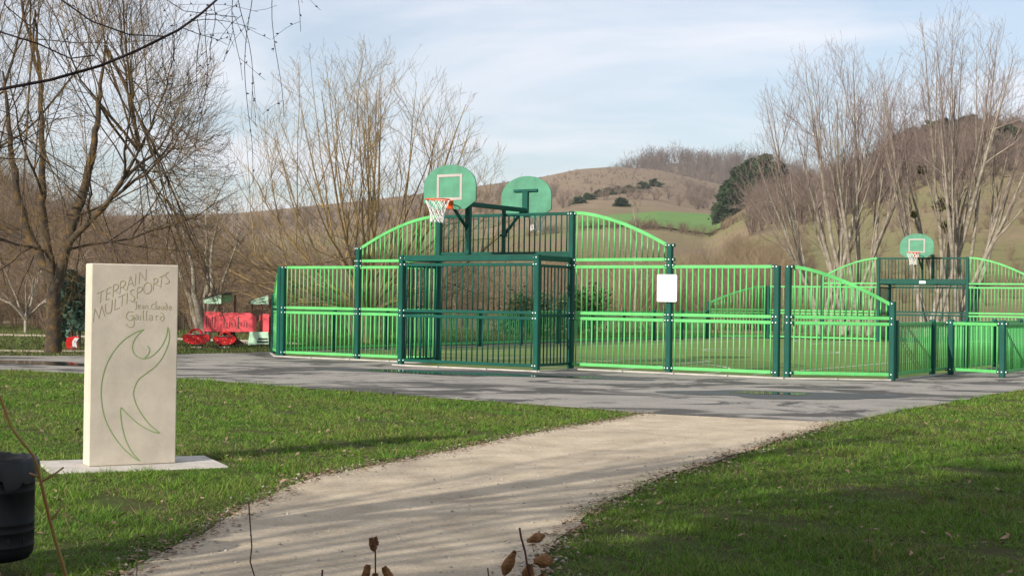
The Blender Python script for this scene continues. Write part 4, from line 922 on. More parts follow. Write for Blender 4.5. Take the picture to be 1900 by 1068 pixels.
scatter('hedge', 'dark bare hedge along the foot of the green meadow', band(9, 90, .01, .16, 280, 288, .3, .5, .6, .9), FT, 'brush', 9)
# meadow draped on the slope
def meadow():
    V, F = [], []; nu, nv = 40, 16
    for j in range(nv + 1):
        for i in range(nu + 1):
            u = i / nu; v = j / nv; t = .045 + .10 * u; y = 290 + v * (38 + 85 * u ** .8); x = t * y; V.append((x, y, float(height(x, y)) + .35))
    for j in range(nv):
        for i in range(nu): k = j * (nu + 1) + i; F.append((k, k + 1, k + nu + 2, k + nu + 1))
    tag(obj('meadow', mesh('meadow', V, F, 'meadow', True)), kind='structure')
meadow()
print('trees', round(time.time() - T_START, 1))

# ------------------------------------------------------------------ playground
PY, PS = 36.8, 0.01376                                  # distance and metres per drawing unit
pg = empty('play_structure', (-7.42, PY, 0.0), 0, 'red toddler play structure with mint green gables and small slide', 'playground')
def Z(zx, zy): return ((310 + zx / 7.118 - 415) * PS, (646.5 - (520 + zy / 7.118)) * PS)
def pan(parent, name, pts, y, d, mt): return obj(name, prism(name, [Z(*p) for p in pts], d, mt), None, parent, (0, y, 0))
def slots(parent, lst, y, mt='roof_dark'):
    for (x, y0, y1, w) in lst: pan(parent, 'slot', [(x, y1), (x + w, y1), (x + w, y0), (x, y0)], y - .004, .003, mt)
for zx, yy in ((540, 0), (748, 0), (665, .55), (872, .55), (1155, 0), (1278, .0), (1395, .1)):
    x, zt = Z(zx, 210 if zx < 900 else 260); w = .045 if zx != 1395 else .07
    obj('post', bm_mesh('post', lambda bm: bm_box(bm, (x, yy + .05, zt / 2), (w, w, zt), .004), 'brown_wood'), None, pg)
rf = [(498, 258), (755, 178), (905, 168), (905, 178), (757, 190), (500, 266)]
pan(pg, 'roof', rf, -.08, .8, 'roof_dark'); gb = pan(pg, 'gable', [(527, 262), (752, 194), (752, 328), (527, 328)][::-1], -.03, .025, 'mint')
for q in ([(585, 270), (650, 250), (650, 258), (600, 272)], [(675, 245), (722, 232), (722, 240), (680, 252)], [(600, 298), (655, 288), (690, 290), (690, 297)], [(640, 262), (700, 285), (690, 290), (645, 275)]): pan(gb, 'slot', q[::-1], -.004, .003, 'roof_dark')
pan(pg, 'side_panel', [(760, 196), (893, 186), (893, 290), (830, 312), (760, 306)][::-1], .0, .02, 'deep_green')
a = pan(pg, 'panel', [(527, 437), (600, 430), (750, 440), (750, 697), (527, 695)][::-1], -.02, .025, 'red'); slots(a, [(556, 490, 640, 8), (590, 510, 630, 6), (632, 495, 610, 10), (668, 500, 640, 11), (610, 540, 650, 5)], -.0)
a = pan(pg, 'panel', [(755, 458), (900, 440), (1130, 442), (1215, 492), (1220, 690), (960, 698), (755, 692)][::-1], -.02, .025, 'red')
slots(a, [(826, 570, 650, 12), (862, 555, 640, 10), (895, 570, 635, 8), (935, 560, 625, 9), (975, 495, 650, 14), (1015, 580, 625, 9), (1055, 570, 630, 8), (1088, 570, 640, 10), (790, 500, 640, 6)], -.0)
pan(pg, 'panel', [(1305, 452), (1385, 455), (1385, 700), (1305, 690)][::-1], -.02, .025, 'red'); pan(pg, 'panel', [(1225, 470), (1300, 465), (1300, 690), (1225, 690)][::-1], .35, .025, 'red')
gb = pan(pg, 'gable', [(1143, 280), (1370, 205), (1375, 325), (1143, 325)][::-1], -.03, .025, 'mint')
for q in ([(1180, 285), (1330, 245), (1330, 255), (1190, 292)], [(1200, 305), (1340, 285), (1340, 296), (1210, 312)]): pan(gb, 'slot', q[::-1], -.004, .003, 'brown_wood')
a = pan(pg, 'climbing_panel', [(1135, 692), (1378, 690), (1388, 848), (1215, 856), (1112, 870)][::-1], -.05, .025, 'mint')
slots(a, [(1245, 772, 795, 130), (1235, 810, 832, 145)], -.0)
pan(pg, 'deck', [(527, 690), (1215, 690), (1215, 702), (527, 702)][::-1], -.0, .6, 'brown_wood')
pan(pg, 'slide', [(760, 700), (880, 700), (930, 790), (1025, 858), (900, 865), (830, 850)][::-1], .1, .35, 'brown_wood')
for zx in (748, 1160):
    x, zt = Z(zx, 700); obj('post', bm_mesh('post', lambda bm: bm_box(bm, (x, .02, zt / 2), (.045, .045, zt), .004), 'brown_wood'), None, pg)
def rocker(loc, label, sc=1.0, flip=1):
    e = empty('spring_rocker', loc, R(8), label, 'spring rocker')
    def o2(pts, y, d, mt, name): return obj(name, prism(name, [(x * sc * flip, z * sc) for x, z in pts], d, mt), None, e, (0, y, 0))
    body = [(-.34, .27), (-.30, .33), (-.22, .345), (.0, .335), (.22, .345), (.29, .33), (.33, .26), (.30, .17), (.2, .11), (0, .09), (-.2, .11), (-.31, .18)]
    a_ = o2(body, -.16, .02, 'bright_red', 'side_panel'); o2(body, .14, .02, 'bright_red', 'side_panel')
    for x, z in ((-.22, .22), (-.18, .14), (-.02, .16), (.05, .24), (.12, .14), (.2, .22), (-.07, .27), (.24, .17)):
        obj('spot', cyl_mesh('spot', .010 * sc, .003, 'white_paint', 8), None, a_, (x * sc * flip, -.001, z * sc), (R(90), 0, 0))
    arc = [(math.cos(t) * .15 - .02, math.sin(t) * .13 + .33) for t in np.linspace(0, math.pi, 14)]
    for y in (-.15, .15): tube_obj('arch_handle', [(x * sc * flip, y, z * sc) for x, z in arc], .03 * sc, 'bright_red', e, 6)
    tube_obj('bar', [(-.2 * sc, -.17, .34 * sc), (.2 * sc, -.17, .34 * sc)], .012, 'spring_steel', e, 6)
    obj('seat', bm_mesh('seat', lambda bm: bm_box(bm, (0, 0, .2 * sc), (.42 * sc, .28, .03), .01), 'bright_red'), None, e)
    sp = [(.05 * math.cos(t), .05 * math.sin(t), .18 * sc * t / 25) for t in np.linspace(0, 25, 70)]
    tube_obj('spring', sp, .009, 'spring_steel', e, 5)
    obj('foot', bm_mesh('foot', lambda bm: bm_box(bm, (0, 0, .012), (.25, .25, .025), .004), 'white_paint'), None, e); return e
rocker((-7.9, 36.2, 0), 'red ladybird spring rocker with white spots before the play structure', 1.0)
rocker((-7.27, 36.55, 0), 'plain red spring rocker partly under the red play structure', .85, -1)
e = empty('spring_rocker', (-10.22, 33.6, 0), R(20), 'small red and white animal spring rocker beside the pine sapling', 'spring rocker')
obj('side_panel', prism('side_panel', [(-.12, .02), (.06, .0), (.13, .06), (.1, .2), (.15, .3), (.06, .33), (-.04, .30), (-.13, .29), (-.15, .15)], .03, 'bright_red'), None, e)
obj('face', prism('face', [(.0, .05), (.1, .06), (.08, .19), (.14, .28), (.05, .29), (-.01, .2)], .006, 'white_paint'), None, e, (0, -.008, 0)); obj('eye', cyl_mesh('eye', .014, .004, 'roof_dark'), None, e, (.05, -.009, .2), (R(90), 0, 0))
tube_obj('spring', [(.05 * math.cos(t), .015 + .05 * math.sin(t), .1 * t / 15) for t in np.linspace(0, 15, 45)], .009, 'spring_steel', e, 5)
e = empty('marker_post', (-10.75, 35.9, 0), 0, 'short black post with white top beside the pine sapling', 'post')
obj('shaft', bm_mesh('shaft', lambda bm: bm_box(bm, (0, 0, .38), (.06, .06, .76), .004), 'roof_dark'), None, e); obj('cap', bm_mesh('cap', lambda bm: bm_box(bm, (0, 0, .88), (.065, .065, .24), .004), 'white_paint'), None, e)
e = empty('fence_stake', (-9.0, 39.6, 0), 0, 'thin black stake in the grass behind the ladybird rocker', 'post'); tube_obj('shaft', [(0, 0, -.03), (.01, 0, .8)], .014, 'roof_dark', e, 6); obj('top', bm_mesh('top', lambda bm: bm_box(bm, (.01, 0, .81), (.04, .03, .03), .004), 'roof_dark'), None, e)
e = empty('wooden_edging', (-9.55, 33.5, 0), R(8), 'short orange wooden board beside the small rocker', 'board'); obj('board', bm_mesh('board', lambda bm: bm_box(bm, (0, 0, .06), (.35, .06, .14), .006), 'orange_wood'), None, e); obj('stake', bm_mesh('stake', lambda bm: bm_box(bm, (.1, .05, .05), (.04, .04, .16), .004), 'orange_wood'), None, e)

# ------------------------------------------------------------------ litter bin
e = empty('litter_bin', (-2.315, 6.5, 0), 0, 'dark grey ribbed plastic litter bin lined with a black bag', 'litter bin')
def lathe(name, prof, mt, seg=40):
    V, F = [], []; k = len(prof)
    for i in range(seg):
        a = i / seg * 2 * math.pi
        for r, z in prof: V.append((r * math.cos(a), r * math.sin(a), z))
    for i in range(seg):
        for j in range(k - 1): a0 = i * k + j; a1 = ((i + 1) % seg) * k + j; F.append((a0, a1, a1 + 1, a0 + 1))
    return mesh(name, V, F, mt, True)
b0 = .092; prof = [(0, b0), (.12, b0), (.148, b0 + .008), (.165, b0 + .03), (.17, b0 + .055)]
for zc_ in (.07, .135, .17, .315, .35): prof += [(.171, b0 + zc_ - .004), (.1745, b0 + zc_), (.171, b0 + zc_ + .004)]
prof += [(.172, b0 + .42), (.176, b0 + .435), (.172, b0 + .445), (.164, b0 + .44), (.164, b0 + .1), (0, b0 + .09)]
obj('body', lathe('body', prof, 'bin_plastic'), None, e)
for an in (-110, -75, -50, -25, -140): obj('slot', bm_mesh('slot', lambda bm: bm_box(bm, (0, 0, 0), (.012, .004, .025), .001), 'bin_bag'), None, e, (.1715 * math.cos(R(an)), .1715 * math.sin(R(an)), b0 + (.1 if an != -75 else .39)), (0, 0, R(an + 90)))
rs = random.Random(8); V, F = [], []; seg = 64
for i in range(seg):
    a_ = i / seg * 2 * math.pi; k_ = rs.gauss(0, .003); lowr = .40 + .03 * math.sin(a_ * 2 + 1) + rs.gauss(0, .007) - (.05 if -1.0 < math.atan2(math.sin(a_), math.cos(a_)) < .3 else 0)
    for r_, z_ in ((.15, .36), (.163, .452), (.178, .462 + k_), (.186 + k_, .445), (.187 + abs(k_) * 2, lowr)): V.append((r_ * math.cos(a_), r_ * math.sin(a_), b0 + z_))
for i in range(seg):
    for j in range(4): a0 = i * 5 + j; a1 = ((i + 1) % seg) * 5 + j; F.append((a0, a1, a1 + 1, a0 + 1))
obj('bag', mesh('bag', V, F, 'bin_bag', True), None, e)
tube_obj('pole', [(-.215, .02, -.05), (-.215, .02, .75)], .024, 'bin_plastic', e, 10); obj('bracket', bm_mesh('bracket', lambda bm: bm_box(bm, (-.185, .02, .38), (.05, .05, .12), .004), 'bin_plastic'), None, e)

# ------------------------------------------------------------------ plants close to the camera
def at(px, py, Y):                                       # point at distance Y along the view axis
    U = px - 950; V_ = -(py - 534); u_ = U * math.cos(CAM_ROLL) - V_ * math.sin(CAM_ROLL); v_ = U * math.sin(CAM_ROLL) + V_ * math.cos(CAM_ROLL)
    return (u_ / CAM_F * Y, Y, CAM_H + (v_ / CAM_F + CAM_PITCH) * Y)
def stem_thing(name, label, cat, pts, Y, r0, r1, mt, twigs=(), buds=0, leaves=(), seed=1, group=None, tr=.55):
    rs = random.Random(seed); P = [at(x, y, Y) for x, y in pts]; lo = P[-1]; base = (lo[0] + (lo[0] - P[-2][0]) * .5, Y + .02, -.03); P = P[::-1]
    e = empty(name, (base[0], base[1], 0), 0, label, cat, group); rel = lambda q: (q[0] - base[0], q[1] - base[1], q[2])
    a_, b_ = chain([rel(base)] + [rel(p) for p in P], [r0 * 1.3, r0, r1], .02); tube_obj('stem', a_, b_, mt, e, 7)
    for tw in twigs:
        q, w_ = chain([rel(at(x, y, Y + (i * .01))) for i, (x, y) in enumerate(tw)], [r0 * tr, r1 * .8], .02); tube_obj('side_twig', q, w_, mt, e, 6)
    for k in range(buds):
        i = int((.2 + .8 * rs.random()) * (len(a_) - 1)); d = (rs.gauss(0, 1), rs.gauss(0, 1), 1); d = _norm(*d); l = r0 * 2.4 + .003; s_ = a_[i]
        tube_obj('bud', [s_, tuple(s_[c] + d[c] * l * .5 for c in range(3)), tuple(s_[c] + d[c] * l for c in range(3))], [r0 * .5, r0 * .75, r0 * .1], mt, e, 5)
    for (x0, y0, x1, y1, w_) in leaves:
        A = Vector(rel(at(x0, y0, Y))); B = Vector(rel(at(x1, y1, Y + .015))); d = (B - A); Ln = d.length; d.normalize(); sx = d.cross(Vector((0, 1, 0))); sx.normalize(); up = sx.cross(d); V, F = [], []; n_, k_ = 10, 7
        ww = w_ / CAM_F * Y
        for i in range(n_ + 1):
            u = i / n_; wd_ = ww * (math.sin(math.pi * min(.98, u * .9 + .06)) ** .7); curl = 1.9 + .5 * math.sin(u * 5 + seed)
            for j in range(k_):
                t = (j / (k_ - 1) - .5) * 2; an = t * curl; p = A + d * (Ln * u) + sx * (math.sin(an) / curl * wd_ * 1.25 + rs.gauss(0, .0006)) + up * ((1 - math.cos(an)) / curl * wd_ * .9 + math.sin(u * 9 + t) * .0015); V.append(tuple(p))
        for i in range(n_):
            for j in range(k_ - 1): a0 = i * k_ + j; F.append((a0, a0 + 1, a0 + k_ + 1, a0 + k_))
        obj('curled_leaf', mesh('curled_leaf', V, F, 'curled_leaf', True), None, e)
    return e
stem_thing('rose_cane', 'long arching orange-brown cane with short twigs before the litter bin', 'plant', [(-30, 690), (0, 735), (24, 795), (63, 845), (75, 885), (97, 975), (124, 1068), (150, 1170)], 3.0, .0048, .0024, 'stem_orange', [[(78, 893), (100, 880), (119, 866)], [(72, 884), (64, 880), (56, 877)], [(98, 962), (108, 948), (121, 933)]], 5, seed=3, tr=.42)
stem_thing('dry_stem', 'thin upright reddish bare stem with a bud tip over the path edge', 'plant', [(462, 930), (466, 985), (468, 1012), (465, 1040), (474, 1070), (480, 1150)], 3.1, .0018, .0014, 'stem_red', [], 6, seed=5)
stem_thing('dry_stem', 'reddish stem ending in a small brown seed head with curled leaves below', 'plant', [(696, 1000), (697, 1030), (697, 1062), (700, 1120), (705, 1200)], 2.9, .002, .0016, 'stem_red', [], 3, [(689, 996, 694, 1022, 12), (697, 994, 700, 1012, 7), (684, 1046, 674, 1082, 13), (712, 1050, 726, 1080, 15), (697, 1062, 694, 1090, 14)], 6)
stem_thing('dry_stem', 'reddish stem with several large curled orange-brown dead leaves', 'plant', [(964, 978), (967, 996), (974, 1020), (978, 1045), (985, 1075), (1000, 1150)], 2.8, .0025, .002, 'stem_red', [], 4, [(956, 1020, 934, 1066, 15), (978, 1003, 1012, 992, 13), (990, 1040, 1026, 1040, 18), (984, 1045, 977, 1080, 16), (1008, 1062, 1000, 1090, 14)], 7)
stem_thing('dry_stem', 'short bare reddish stem tip between the two leafy stems', 'plant', [(905, 1052), (907, 1070), (915, 1140)], 2.8, .0018, .0014, 'stem_red', [], 2, seed=8)
stem_thing('dry_stem', 'short reddish bud tip beside the seed head stem', 'plant', [(599, 1055), (598, 1070), (596, 1140)], 2.9, .0022, .002, 'stem_red', [], 2, seed=9)
stem_thing('dry_stem', 'pale straw stalk standing in the grass edge by the path', 'plant', [(259, 1004), (256, 1040), (254, 1080), (250, 1150)], 3.4, .0016, .0012, 'brush_tan', [], 2, seed=10)

# overhanging near tree whose trunk stands beside the view
rs = random.Random(77); TX, TY = -4.9, 4.0; out = []
a, b_ = chain([(0, 0, -.05), (.02, 0, 1.0), (0, .05, 2.2), (-.1, .1, 4.0), (-.1, .1, 6.5)], [.19, .16, .14, .10, .03], .3); out.append((0, a, b_))
SPN = {1: (6, .09, -.02, 6, .2, 20, 55, .45, .45), 2: (5, .09, -.05, 5, .15, 25, 60, .5, .5), 3: (5, .10, -.05, 2, .2, 25, 60, .55, .6), 4: (4, .10, -.08, 0, .2, 25, 60, .5, .6)}
rel = lambda q: (q[0] - TX, q[1] - TY, q[2])
def hang(px, py, Y, drop, seed_, sx=0.0, r=.0022):
    rr2 = random.Random(seed_); p = rel(at(px, py, Y)); P = [p]; n_ = 7; ph = rr2.random() * 6
    for i in range(1, n_): P.append((p[0] + sx * i / n_ + math.sin(i * 1.1 + ph) * .02 * drop, p[1] + math.cos(i * .9 + ph) * .03, p[2] - drop * (i / (n_ - 1)) ** 1.1))
    a_, b2 = chain(P, [r, r * .55], .05); return a_, b2
nb = []
for pts, rr2, Y in (([(-260, 230), (-100, 185), (0, 165), (90, 148), (180, 122), (250, 98), (330, 55), (410, -8), (470, -70), (500, -130)], (.016, .0115, .0095, .007, .004), 6.4),
                 ([(-200, -10), (-60, 30), (0, 56), (70, 82), (130, 108), (175, 104)], (.012, .009, .006, .003), 6.6), ([(40, -60), (105, -4), (170, 38), (240, 62), (310, 68)], (.009, .007, .005, .0025), 6.2),
                 ([(-120, -40), (10, 10), (80, 70), (130, 150), (160, 210)], (.008, .006, .004, .002), 6.8), ([(190, -60), (290, -10), (340, 20), (440, 35)], (.007, .005, .003, .0015), 6.3), ([(-150, 330), (-40, 285), (40, 262), (115, 212)], (.008, .007, .005, .002), 7.0),
                 ([(-160, 200), (-60, 240), (0, 245), (40, 262), (85, 300), (120, 330)], (.007, .006, .004, .002), 7.2)):
    P3 = [rel(at(x, y, Y)) for x, y in pts]; q0 = (P3[0][0] * .25, P3[0][1] * .25, max(1.6, P3[0][2] * .9)); a_, b2 = chain([(0, .05, q0[2] - .25), q0] + P3, [rr2[0] * 2.2, rr2[0] * 1.5] + list(rr2), .12, .004, rs); nb.append((1, a_, b2)); out.append((1, a_, b2))
    limb_children(rs, a_, b2, SPN, out, 3, 7, .35, .6, 4, 30, 85, .3, .4)
k = 0
for px, py, dr, sx in ((365, 35, .5, .03), (395, 5, .30, .0), (428, -30, .42, .05), (465, -60, .95, .0), (440, -40, .62, .1), (382, 15, .75, -.03), (300, 70, .3, .04), (505, -120, .8, .05), (330, 52, .3, -.05), (520, -130, .45, .12)):
    k += 1; a_, b2 = hang(px, py, 6.35, dr, k, sx); out.append((3, a_, b2)); limb_children(rs, a_, b2, SPN, out, 4, 3, .2, .22, 4, 25, 70, .3, .8)
for l, a_, b2 in [x for x in out if x[0] >= 3]:                     # buds along the fine twigs
    if rs.random() < .8:
        for i in range(1, len(a_) - 1, 2 if len(a_) < 8 else 3):
            q = a_[i]; d = _norm(rs.gauss(0, 1), rs.gauss(0, 1), rs.gauss(0, 1)); out.append((4, [q, tuple(q[c] + d[c] * .006 for c in range(3)), tuple(q[c] + d[c] * .013 for c in range(3))], [.0022, .0042, .0008]))
SPU = {2: (6, .10, .03, 7, .15, 25, 60, .5, .5), 3: (4, .13, .02, 5, .15, 25, 60, .5, .55), 4: (3, .15, 0, 0, .2, 25, 60, .5, .6)}
for tx, ty, h in ((-.7, .1, 6.8), (.9, -1.8, 7.2), (-.8, -1.6, 7.6), (1.6, -.6, 7.4), (.6, 1.2, 7.8), (2.6, -2.0, 6.2)):
    a, b_ = chain([(0, .05, 2.0 + rs.random()), (tx * .35, ty * .35, 3.6), (tx * .7, ty * .7, 5.2), (tx, ty, h)], [.05, .038, .025, .01], .35, .03, rs); out.append((1, a, b_)); limb_children(rs, a, b_, SPU, out, 2, 8, .25, 1.7, 4, 25, 60)
make_tree('weeping_tree', (TX, TY, 0), 'dark drooping branches with buds from a tree beside the litter bin', out, 'twig_near', 'twig_near', trunk_lv=0, twig_lv=3, minr=.0010)
# trees standing behind the camera: their shade falls over the path and the lawn
ca, sa = math.cos(SUN_AZ), math.sin(SUN_AZ)
for i, (al, pe, h, r, n_) in enumerate(((-7.5, -2.3, 13.5, 2.5, 6500), (-9.5, 0.4, 15.0, 3.2, 13000), (-8.0, 3.4, 14.0, 3.4, 13000), (-7.0, 7.4, 13.0, 3.2, 9000))):
    conifer('spruce_tree', (al * ca + pe * sa, al * sa - pe * ca, 0), 90 + i, h, r, 'tall dark spruce in the row that shades the lawn', n_, .7, 'evergreen', .25, .05, 80, group='spruces shading the lawn', p=.4)
rs = random.Random(81); out = []
a, b_ = chain([(0, 0, -.05), (0, 0, 2.0), (.1, 0, 4.0)], [.2, .17, .14], .4); out.append((0, a, b_))
for k in range(9):
    an = k * .7 + rs.random() * .3; q = .8 + rs.random() * 1.6; a, b_ = chain([(0, 0, 2.2 + k * .15), (math.cos(an) * q * .4, math.sin(an) * q * .4, 4.5), (math.cos(an) * q, math.sin(an) * q, 7.0 + rs.random() * 3)], [.055, .04, .012], .4, .03, rs); out.append((1, a, b_)); limb_children(rs, a, b_, SPU, out, 2, 9, .2, 2.0, 4)
al, pe = -5.0, -5.6; make_tree('bare_tree', (al * ca + pe * sa, al * sa - pe * ca, 0), 'bare tree next to the shading spruces with streaky branch shadows', out, 'bark_dark', trunk_lv=0, twig_lv=3, minr=.005)
print('near plants', round(time.time() - T_START, 1))

# ------------------------------------------------------------------ grass, leaves, pebbles
rsn = np.random.RandomState(5)
PATHP = np.array(path_poly); ASPH = asph_poly
pl_c, ps_c = np.array([-2.87, 10.97]), R(25)
def on_plinth(P, m=.0):
    d = P - pl_c; x = d[:, 0] * math.cos(ps_c) + d[:, 1] * math.sin(ps_c); y = -d[:, 0] * math.sin(ps_c) + d[:, 1] * math.cos(ps_c); return (np.abs(x) < .65 - m) & (np.abs(y) < .40 - m)
def sample(n, r0, r1, pw, az0=-.40, az1=.40):
    u = rsn.rand(n); k = 2 - pw; r = (r0 ** k + u * (r1 ** k - r0 ** k)) ** (1 / k); az = az0 + (az1 - az0) * rsn.rand(n); return np.stack([r * np.sin(az), r * np.cos(az)], 1)
def lawn_mask(P, edge=.05):
    q = P + rsn.normal(0, edge, P.shape); return ~(in_poly(q, path_poly) | in_poly(q, ASPH) | on_plinth(P))
def wavy(P, f, ph): return .5 + .25 * (np.sin(P[:, 0] * f + ph) * np.cos(P[:, 1] * f * .83 + ph * 2) + np.sin((P[:, 0] + P[:, 1]) * f * 1.7 + ph * 3))
def blades(name, P, h0, h1, w, mt, label, lean=None, th=None):
    n = len(P); r = np.hypot(P[:, 0], P[:, 1]); hm = .45 + .9 * wavy(P, 2.3, 1.0) * (.5 + wavy(P, 7.1, 2.0))
    h = (h0 + (h1 - h0) * rsn.rand(n) ** 1.6) * hm; a = rsn.rand(n) * 6.283; ww = w * (r / 9) ** .75 * (.6 + .8 * rsn.rand(n)) * .5; la = rsn.rand(n) * 6.283; le = h * (.25 + .75 * rsn.rand(n))
    if th is not None: h = h * th
    LX, LY = np.cos(la) * le, np.sin(la) * le
    if lean is not None: LX = LX * .7 + lean[:, 0] * 1.6; LY = LY * .7 + lean[:, 1] * 1.6
    V = np.zeros((n, 3, 3), np.float32); V[:, 0, 0] = P[:, 0] - np.cos(a) * ww; V[:, 0, 1] = P[:, 1] - np.sin(a) * ww; V[:, 1, 0] = P[:, 0] + np.cos(a) * ww; V[:, 1, 1] = P[:, 1] + np.sin(a) * ww
    V[:, 2, 0] = P[:, 0] + LX; V[:, 2, 1] = P[:, 1] + LY; V[:, 2, 2] = h
    return tag(obj(name, mesh(name, V.reshape(-1, 3), np.arange(n * 3, dtype=np.int32).reshape(-1, 3), mt)), label, 'grass', kind='stuff')
P = sample(330000, 5.6, 30, 1.25)
C_ = sample(24000, 5.6, 28, 1.15); C_ = C_[wavy(C_, 1.9, 3.0) + rsn.rand(len(C_)) * .5 > .45]; O_ = rsn.normal(0, 1, (len(C_), 22, 2)) * (.012 + .022 * rsn.rand(len(C_), 1, 1)); TH = np.repeat(.7 + 1.3 * rsn.rand(len(C_)) ** 2, 22)
LEAN = np.vstack([np.zeros_like(P), O_.reshape(-1, 2)]); TH = np.concatenate([np.full(len(P), .75), TH]); P = np.vstack([P, (C_[:, None, :] + O_).reshape(-1, 2)]); k_ = lawn_mask(P); P, LEAN, TH = P[k_], LEAN[k_], TH[k_]
BP = (wavy(P, 3.1, 9.0) + .35 * wavy(P, 11.0, 4.0) + .12 * rsn.rand(len(P))) < .40
P, LEAN, TH = P[~BP], LEAN[~BP], TH[~BP]
side = P[:, 0] < (P[:, 1] - 3) * .22; dry = rsn.rand(len(P)) < .10 + .22 * (wavy(P, 1.3, 6.0) > .60)
blades('grass', P[side & ~dry], .016, .048, .0050, 'grass_blade', 'short green lawn round the carved stone and beside the path', LEAN[side & ~dry], TH[side & ~dry])
blades('grass', P[~side & ~dry], .016, .050, .0050, 'grass_blade', 'shaded green lawn on the other side of the gravel path', LEAN[~side & ~dry], TH[~side & ~dry])
blades('dry_grass', P[side & dry], .012, .045, .0055, 'grass_dry', 'dry straw blades mixed into the lawn round the carved stone', LEAN[side & dry], TH[side & dry])
blades('dry_grass', P[~side & dry], .012, .045, .0055, 'grass_dry', 'dry straw blades mixed into the shaded lawn', LEAN[~side & dry], TH[~side & dry])
P = sample(150000, 28, 62, 1.0, -.42, .42); ddx, ddy = P[:, 0] - CX0, P[:, 1] - CY0; s_, t_ = ddx * cY - ddy * sY, ddx * sY + ddy * cY
P = P[~(in_poly(P, ASPH) | ((np.abs(s_) < 7.9) & (t_ > -1.5) & (t_ < 27)))]; fp = spline([(-60, 50), (-30, 46.5), (-18, 45.0), (-11.5, 43.4), (-8, 41.8), (-6.2, 39)], .5); fl = spline([(-40, 39.5), (-22, 35.4), (-14.5, 33.2), (-11.2, 32.1), (-9.5, 32.5)], .5)
for c_, w_ in ((fp, .8), (fl, .5)):
    d_ = np.min(np.hypot(P[:, None, 0] - c_[None, :, 0], P[:, None, 1] - c_[None, :, 1]), axis=1); P = P[d_ > w_]
blades('grass', P, .03, .10, .0105, 'grass_far', 'rough grass between the asphalt and the thickets')
def flakes(name, P, s0, s1, mt, label, cat, zr=(.01, .05), tilt=.6):
    n = len(P); a = rsn.rand(n) * 6.283; s = s0 + (s1 - s0) * rsn.rand(n) ** 1.5; V = np.zeros((n, 5, 3), np.float32); z = zr[0] + (zr[1] - zr[0]) * rsn.rand(n)
    tx, ty = rsn.normal(0, tilt, n), rsn.normal(0, tilt, n); bend = rsn.normal(.25, .3, n)
    for k, (x, y, zz) in enumerate(((-1, 0, 0), (-.15, -.5, 1), (1, .05, -.2), (.1, .48, 1), (0, 0, 0))):
        X, Y = x * s, y * s; V[:, k, 0] = P[:, 0] + X * np.cos(a) - Y * np.sin(a); V[:, k, 1] = P[:, 1] + X * np.sin(a) + Y * np.cos(a); V[:, k, 2] = np.maximum(.017, z + X * tx * .5 + Y * ty * .6 + zz * bend * s * .5)
    F = np.array([[0, 1, 4], [1, 2, 4], [2, 3, 4], [3, 0, 4]], np.int32); F = (np.arange(n)[:, None, None] * 5 + F[None]).reshape(-1, 3).astype(np.int32)
    return tag(obj(name, mesh(name, V.reshape(-1, 3), F, mt)), label, cat, kind='stuff')
P = sample(4200, 6, 24, 1.0); P = P[lawn_mask(P, .02)]; P = P[wavy(P, .9, 4.0) + rsn.rand(len(P)) * .6 > .72]
flakes('dead_leaves', P, .006, .03, 'dead_leaf', 'fallen brown leaves scattered over the lawn', 'leaves', (.03, .055))
E_ = np.vstack([pl[(pl[:, 1] > 5) & (pl[:, 1] < 17)], pr[(pr[:, 1] > 5) & (pr[:, 1] < 16)]]); E_ = E_[rsn.randint(0, len(E_), 5200)] + rsn.normal(0, .075, (5200, 2))
flakes('leaf_litter', E_, .006, .026, 'dead_leaf', 'dark crumbled leaf litter along both path edges', 'leaf litter', (.02, .03), .3)
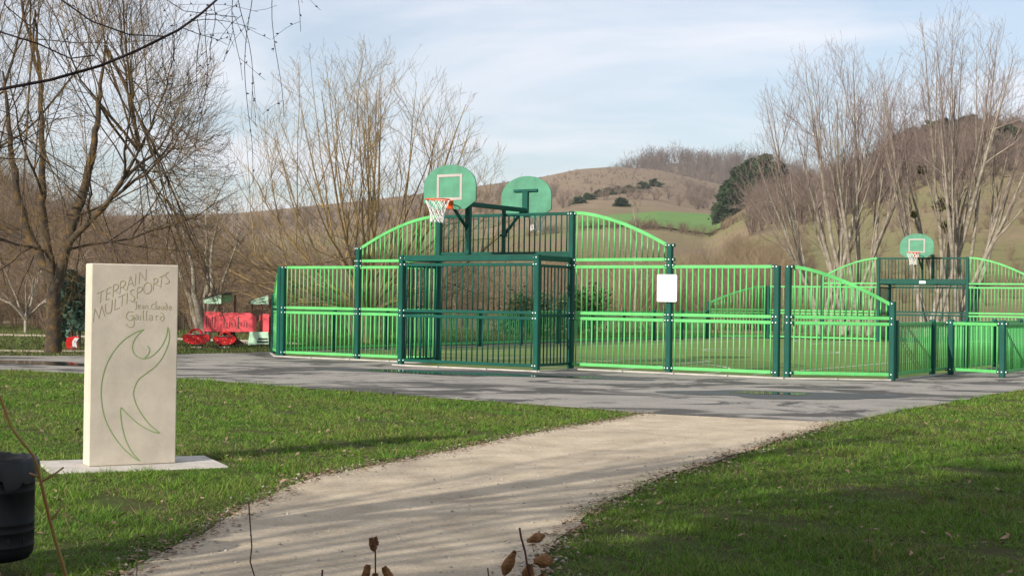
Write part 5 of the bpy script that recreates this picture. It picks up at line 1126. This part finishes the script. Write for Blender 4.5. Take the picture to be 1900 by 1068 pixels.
def pebbles(name, P, s0, s1, mt, label, zb=.012):
    n = len(P); s = s0 + (s1 - s0) * rsn.rand(n) ** 3; base = np.array([(1, 0, 0), (0, 1, 0), (-1, 0, 0), (0, -1, 0), (0, 0, .75), (0, 0, -.3)], float); V = base[None] * (.7 + .6 * rsn.rand(n, 6, 1)) * s[:, None, None]
    a = rsn.rand(n) * 6.283; x = V[..., 0] * np.cos(a)[:, None] - V[..., 1] * np.sin(a)[:, None]; y = V[..., 0] * np.sin(a)[:, None] + V[..., 1] * np.cos(a)[:, None]
    V = np.stack([x + P[:, 0:1], y + P[:, 1:2], V[..., 2] + zb], -1); F = np.array([[0, 1, 4], [1, 2, 4], [2, 3, 4], [3, 0, 4], [1, 0, 5], [2, 1, 5], [3, 2, 5], [0, 3, 5]], np.int32)
    F = (np.arange(n)[:, None, None] * 6 + F[None]).reshape(-1, 3).astype(np.int32); return tag(obj(name, mesh(name, V.reshape(-1, 3), F, mt)), label, 'pebbles', kind='stuff')
P = sample(3500, 6, 17, 1.2, -.3, .3); P = P[in_poly(P, path_poly)]
E2 = np.vstack([pl[(pl[:, 1] > 5) & (pl[:, 1] < 17)], pr[(pr[:, 1] > 5) & (pr[:, 1] < 16)]]); E2 = E2[rsn.randint(0, len(E2), 3000)] + rsn.normal(0, .09, (3000, 2))
pebbles('pebbles', np.vstack([P, E2]), .002, .017, 'pebble', 'small pale limestone pebbles strewn over the gravel path', .013)
print('total', round(time.time() - T_START, 1))

# ------------------------------------------------------------------ thin winter haze over the valley
def haze():
    x0, x1, y0, y1, z0, z1 = -900, 900, -60, 2200, -2.0, 135.0
    o = obj('haze', bm_mesh('haze', lambda bm: bm_box(bm, ((x0 + x1) / 2, (y0 + y1) / 2, (z0 + z1) / 2), (x1 - x0, y1 - y0, z1 - z0))))
    m = bpy.data.materials.new('haze'); m.use_nodes = True; N = m.node_tree.nodes; N.clear(); ou = N.new('ShaderNodeOutputMaterial'); v = N.new('ShaderNodeVolumePrincipled')
    v.inputs['Color'].default_value = (0.86, 0.9, 0.96, 1); v.inputs['Density'].default_value = 0.00018; v.inputs['Anisotropy'].default_value = 0.2; m.node_tree.links.new(v.outputs[0], ou.inputs[1]); o.data.materials.append(m); tag(o, 'thin pale winter haze over the valley', 'haze', kind='stuff')
haze()
print('tris', sum(len(o.data.loops) - 2 * len(o.data.polygons) for o in bpy.data.objects if o.type == 'MESH'))
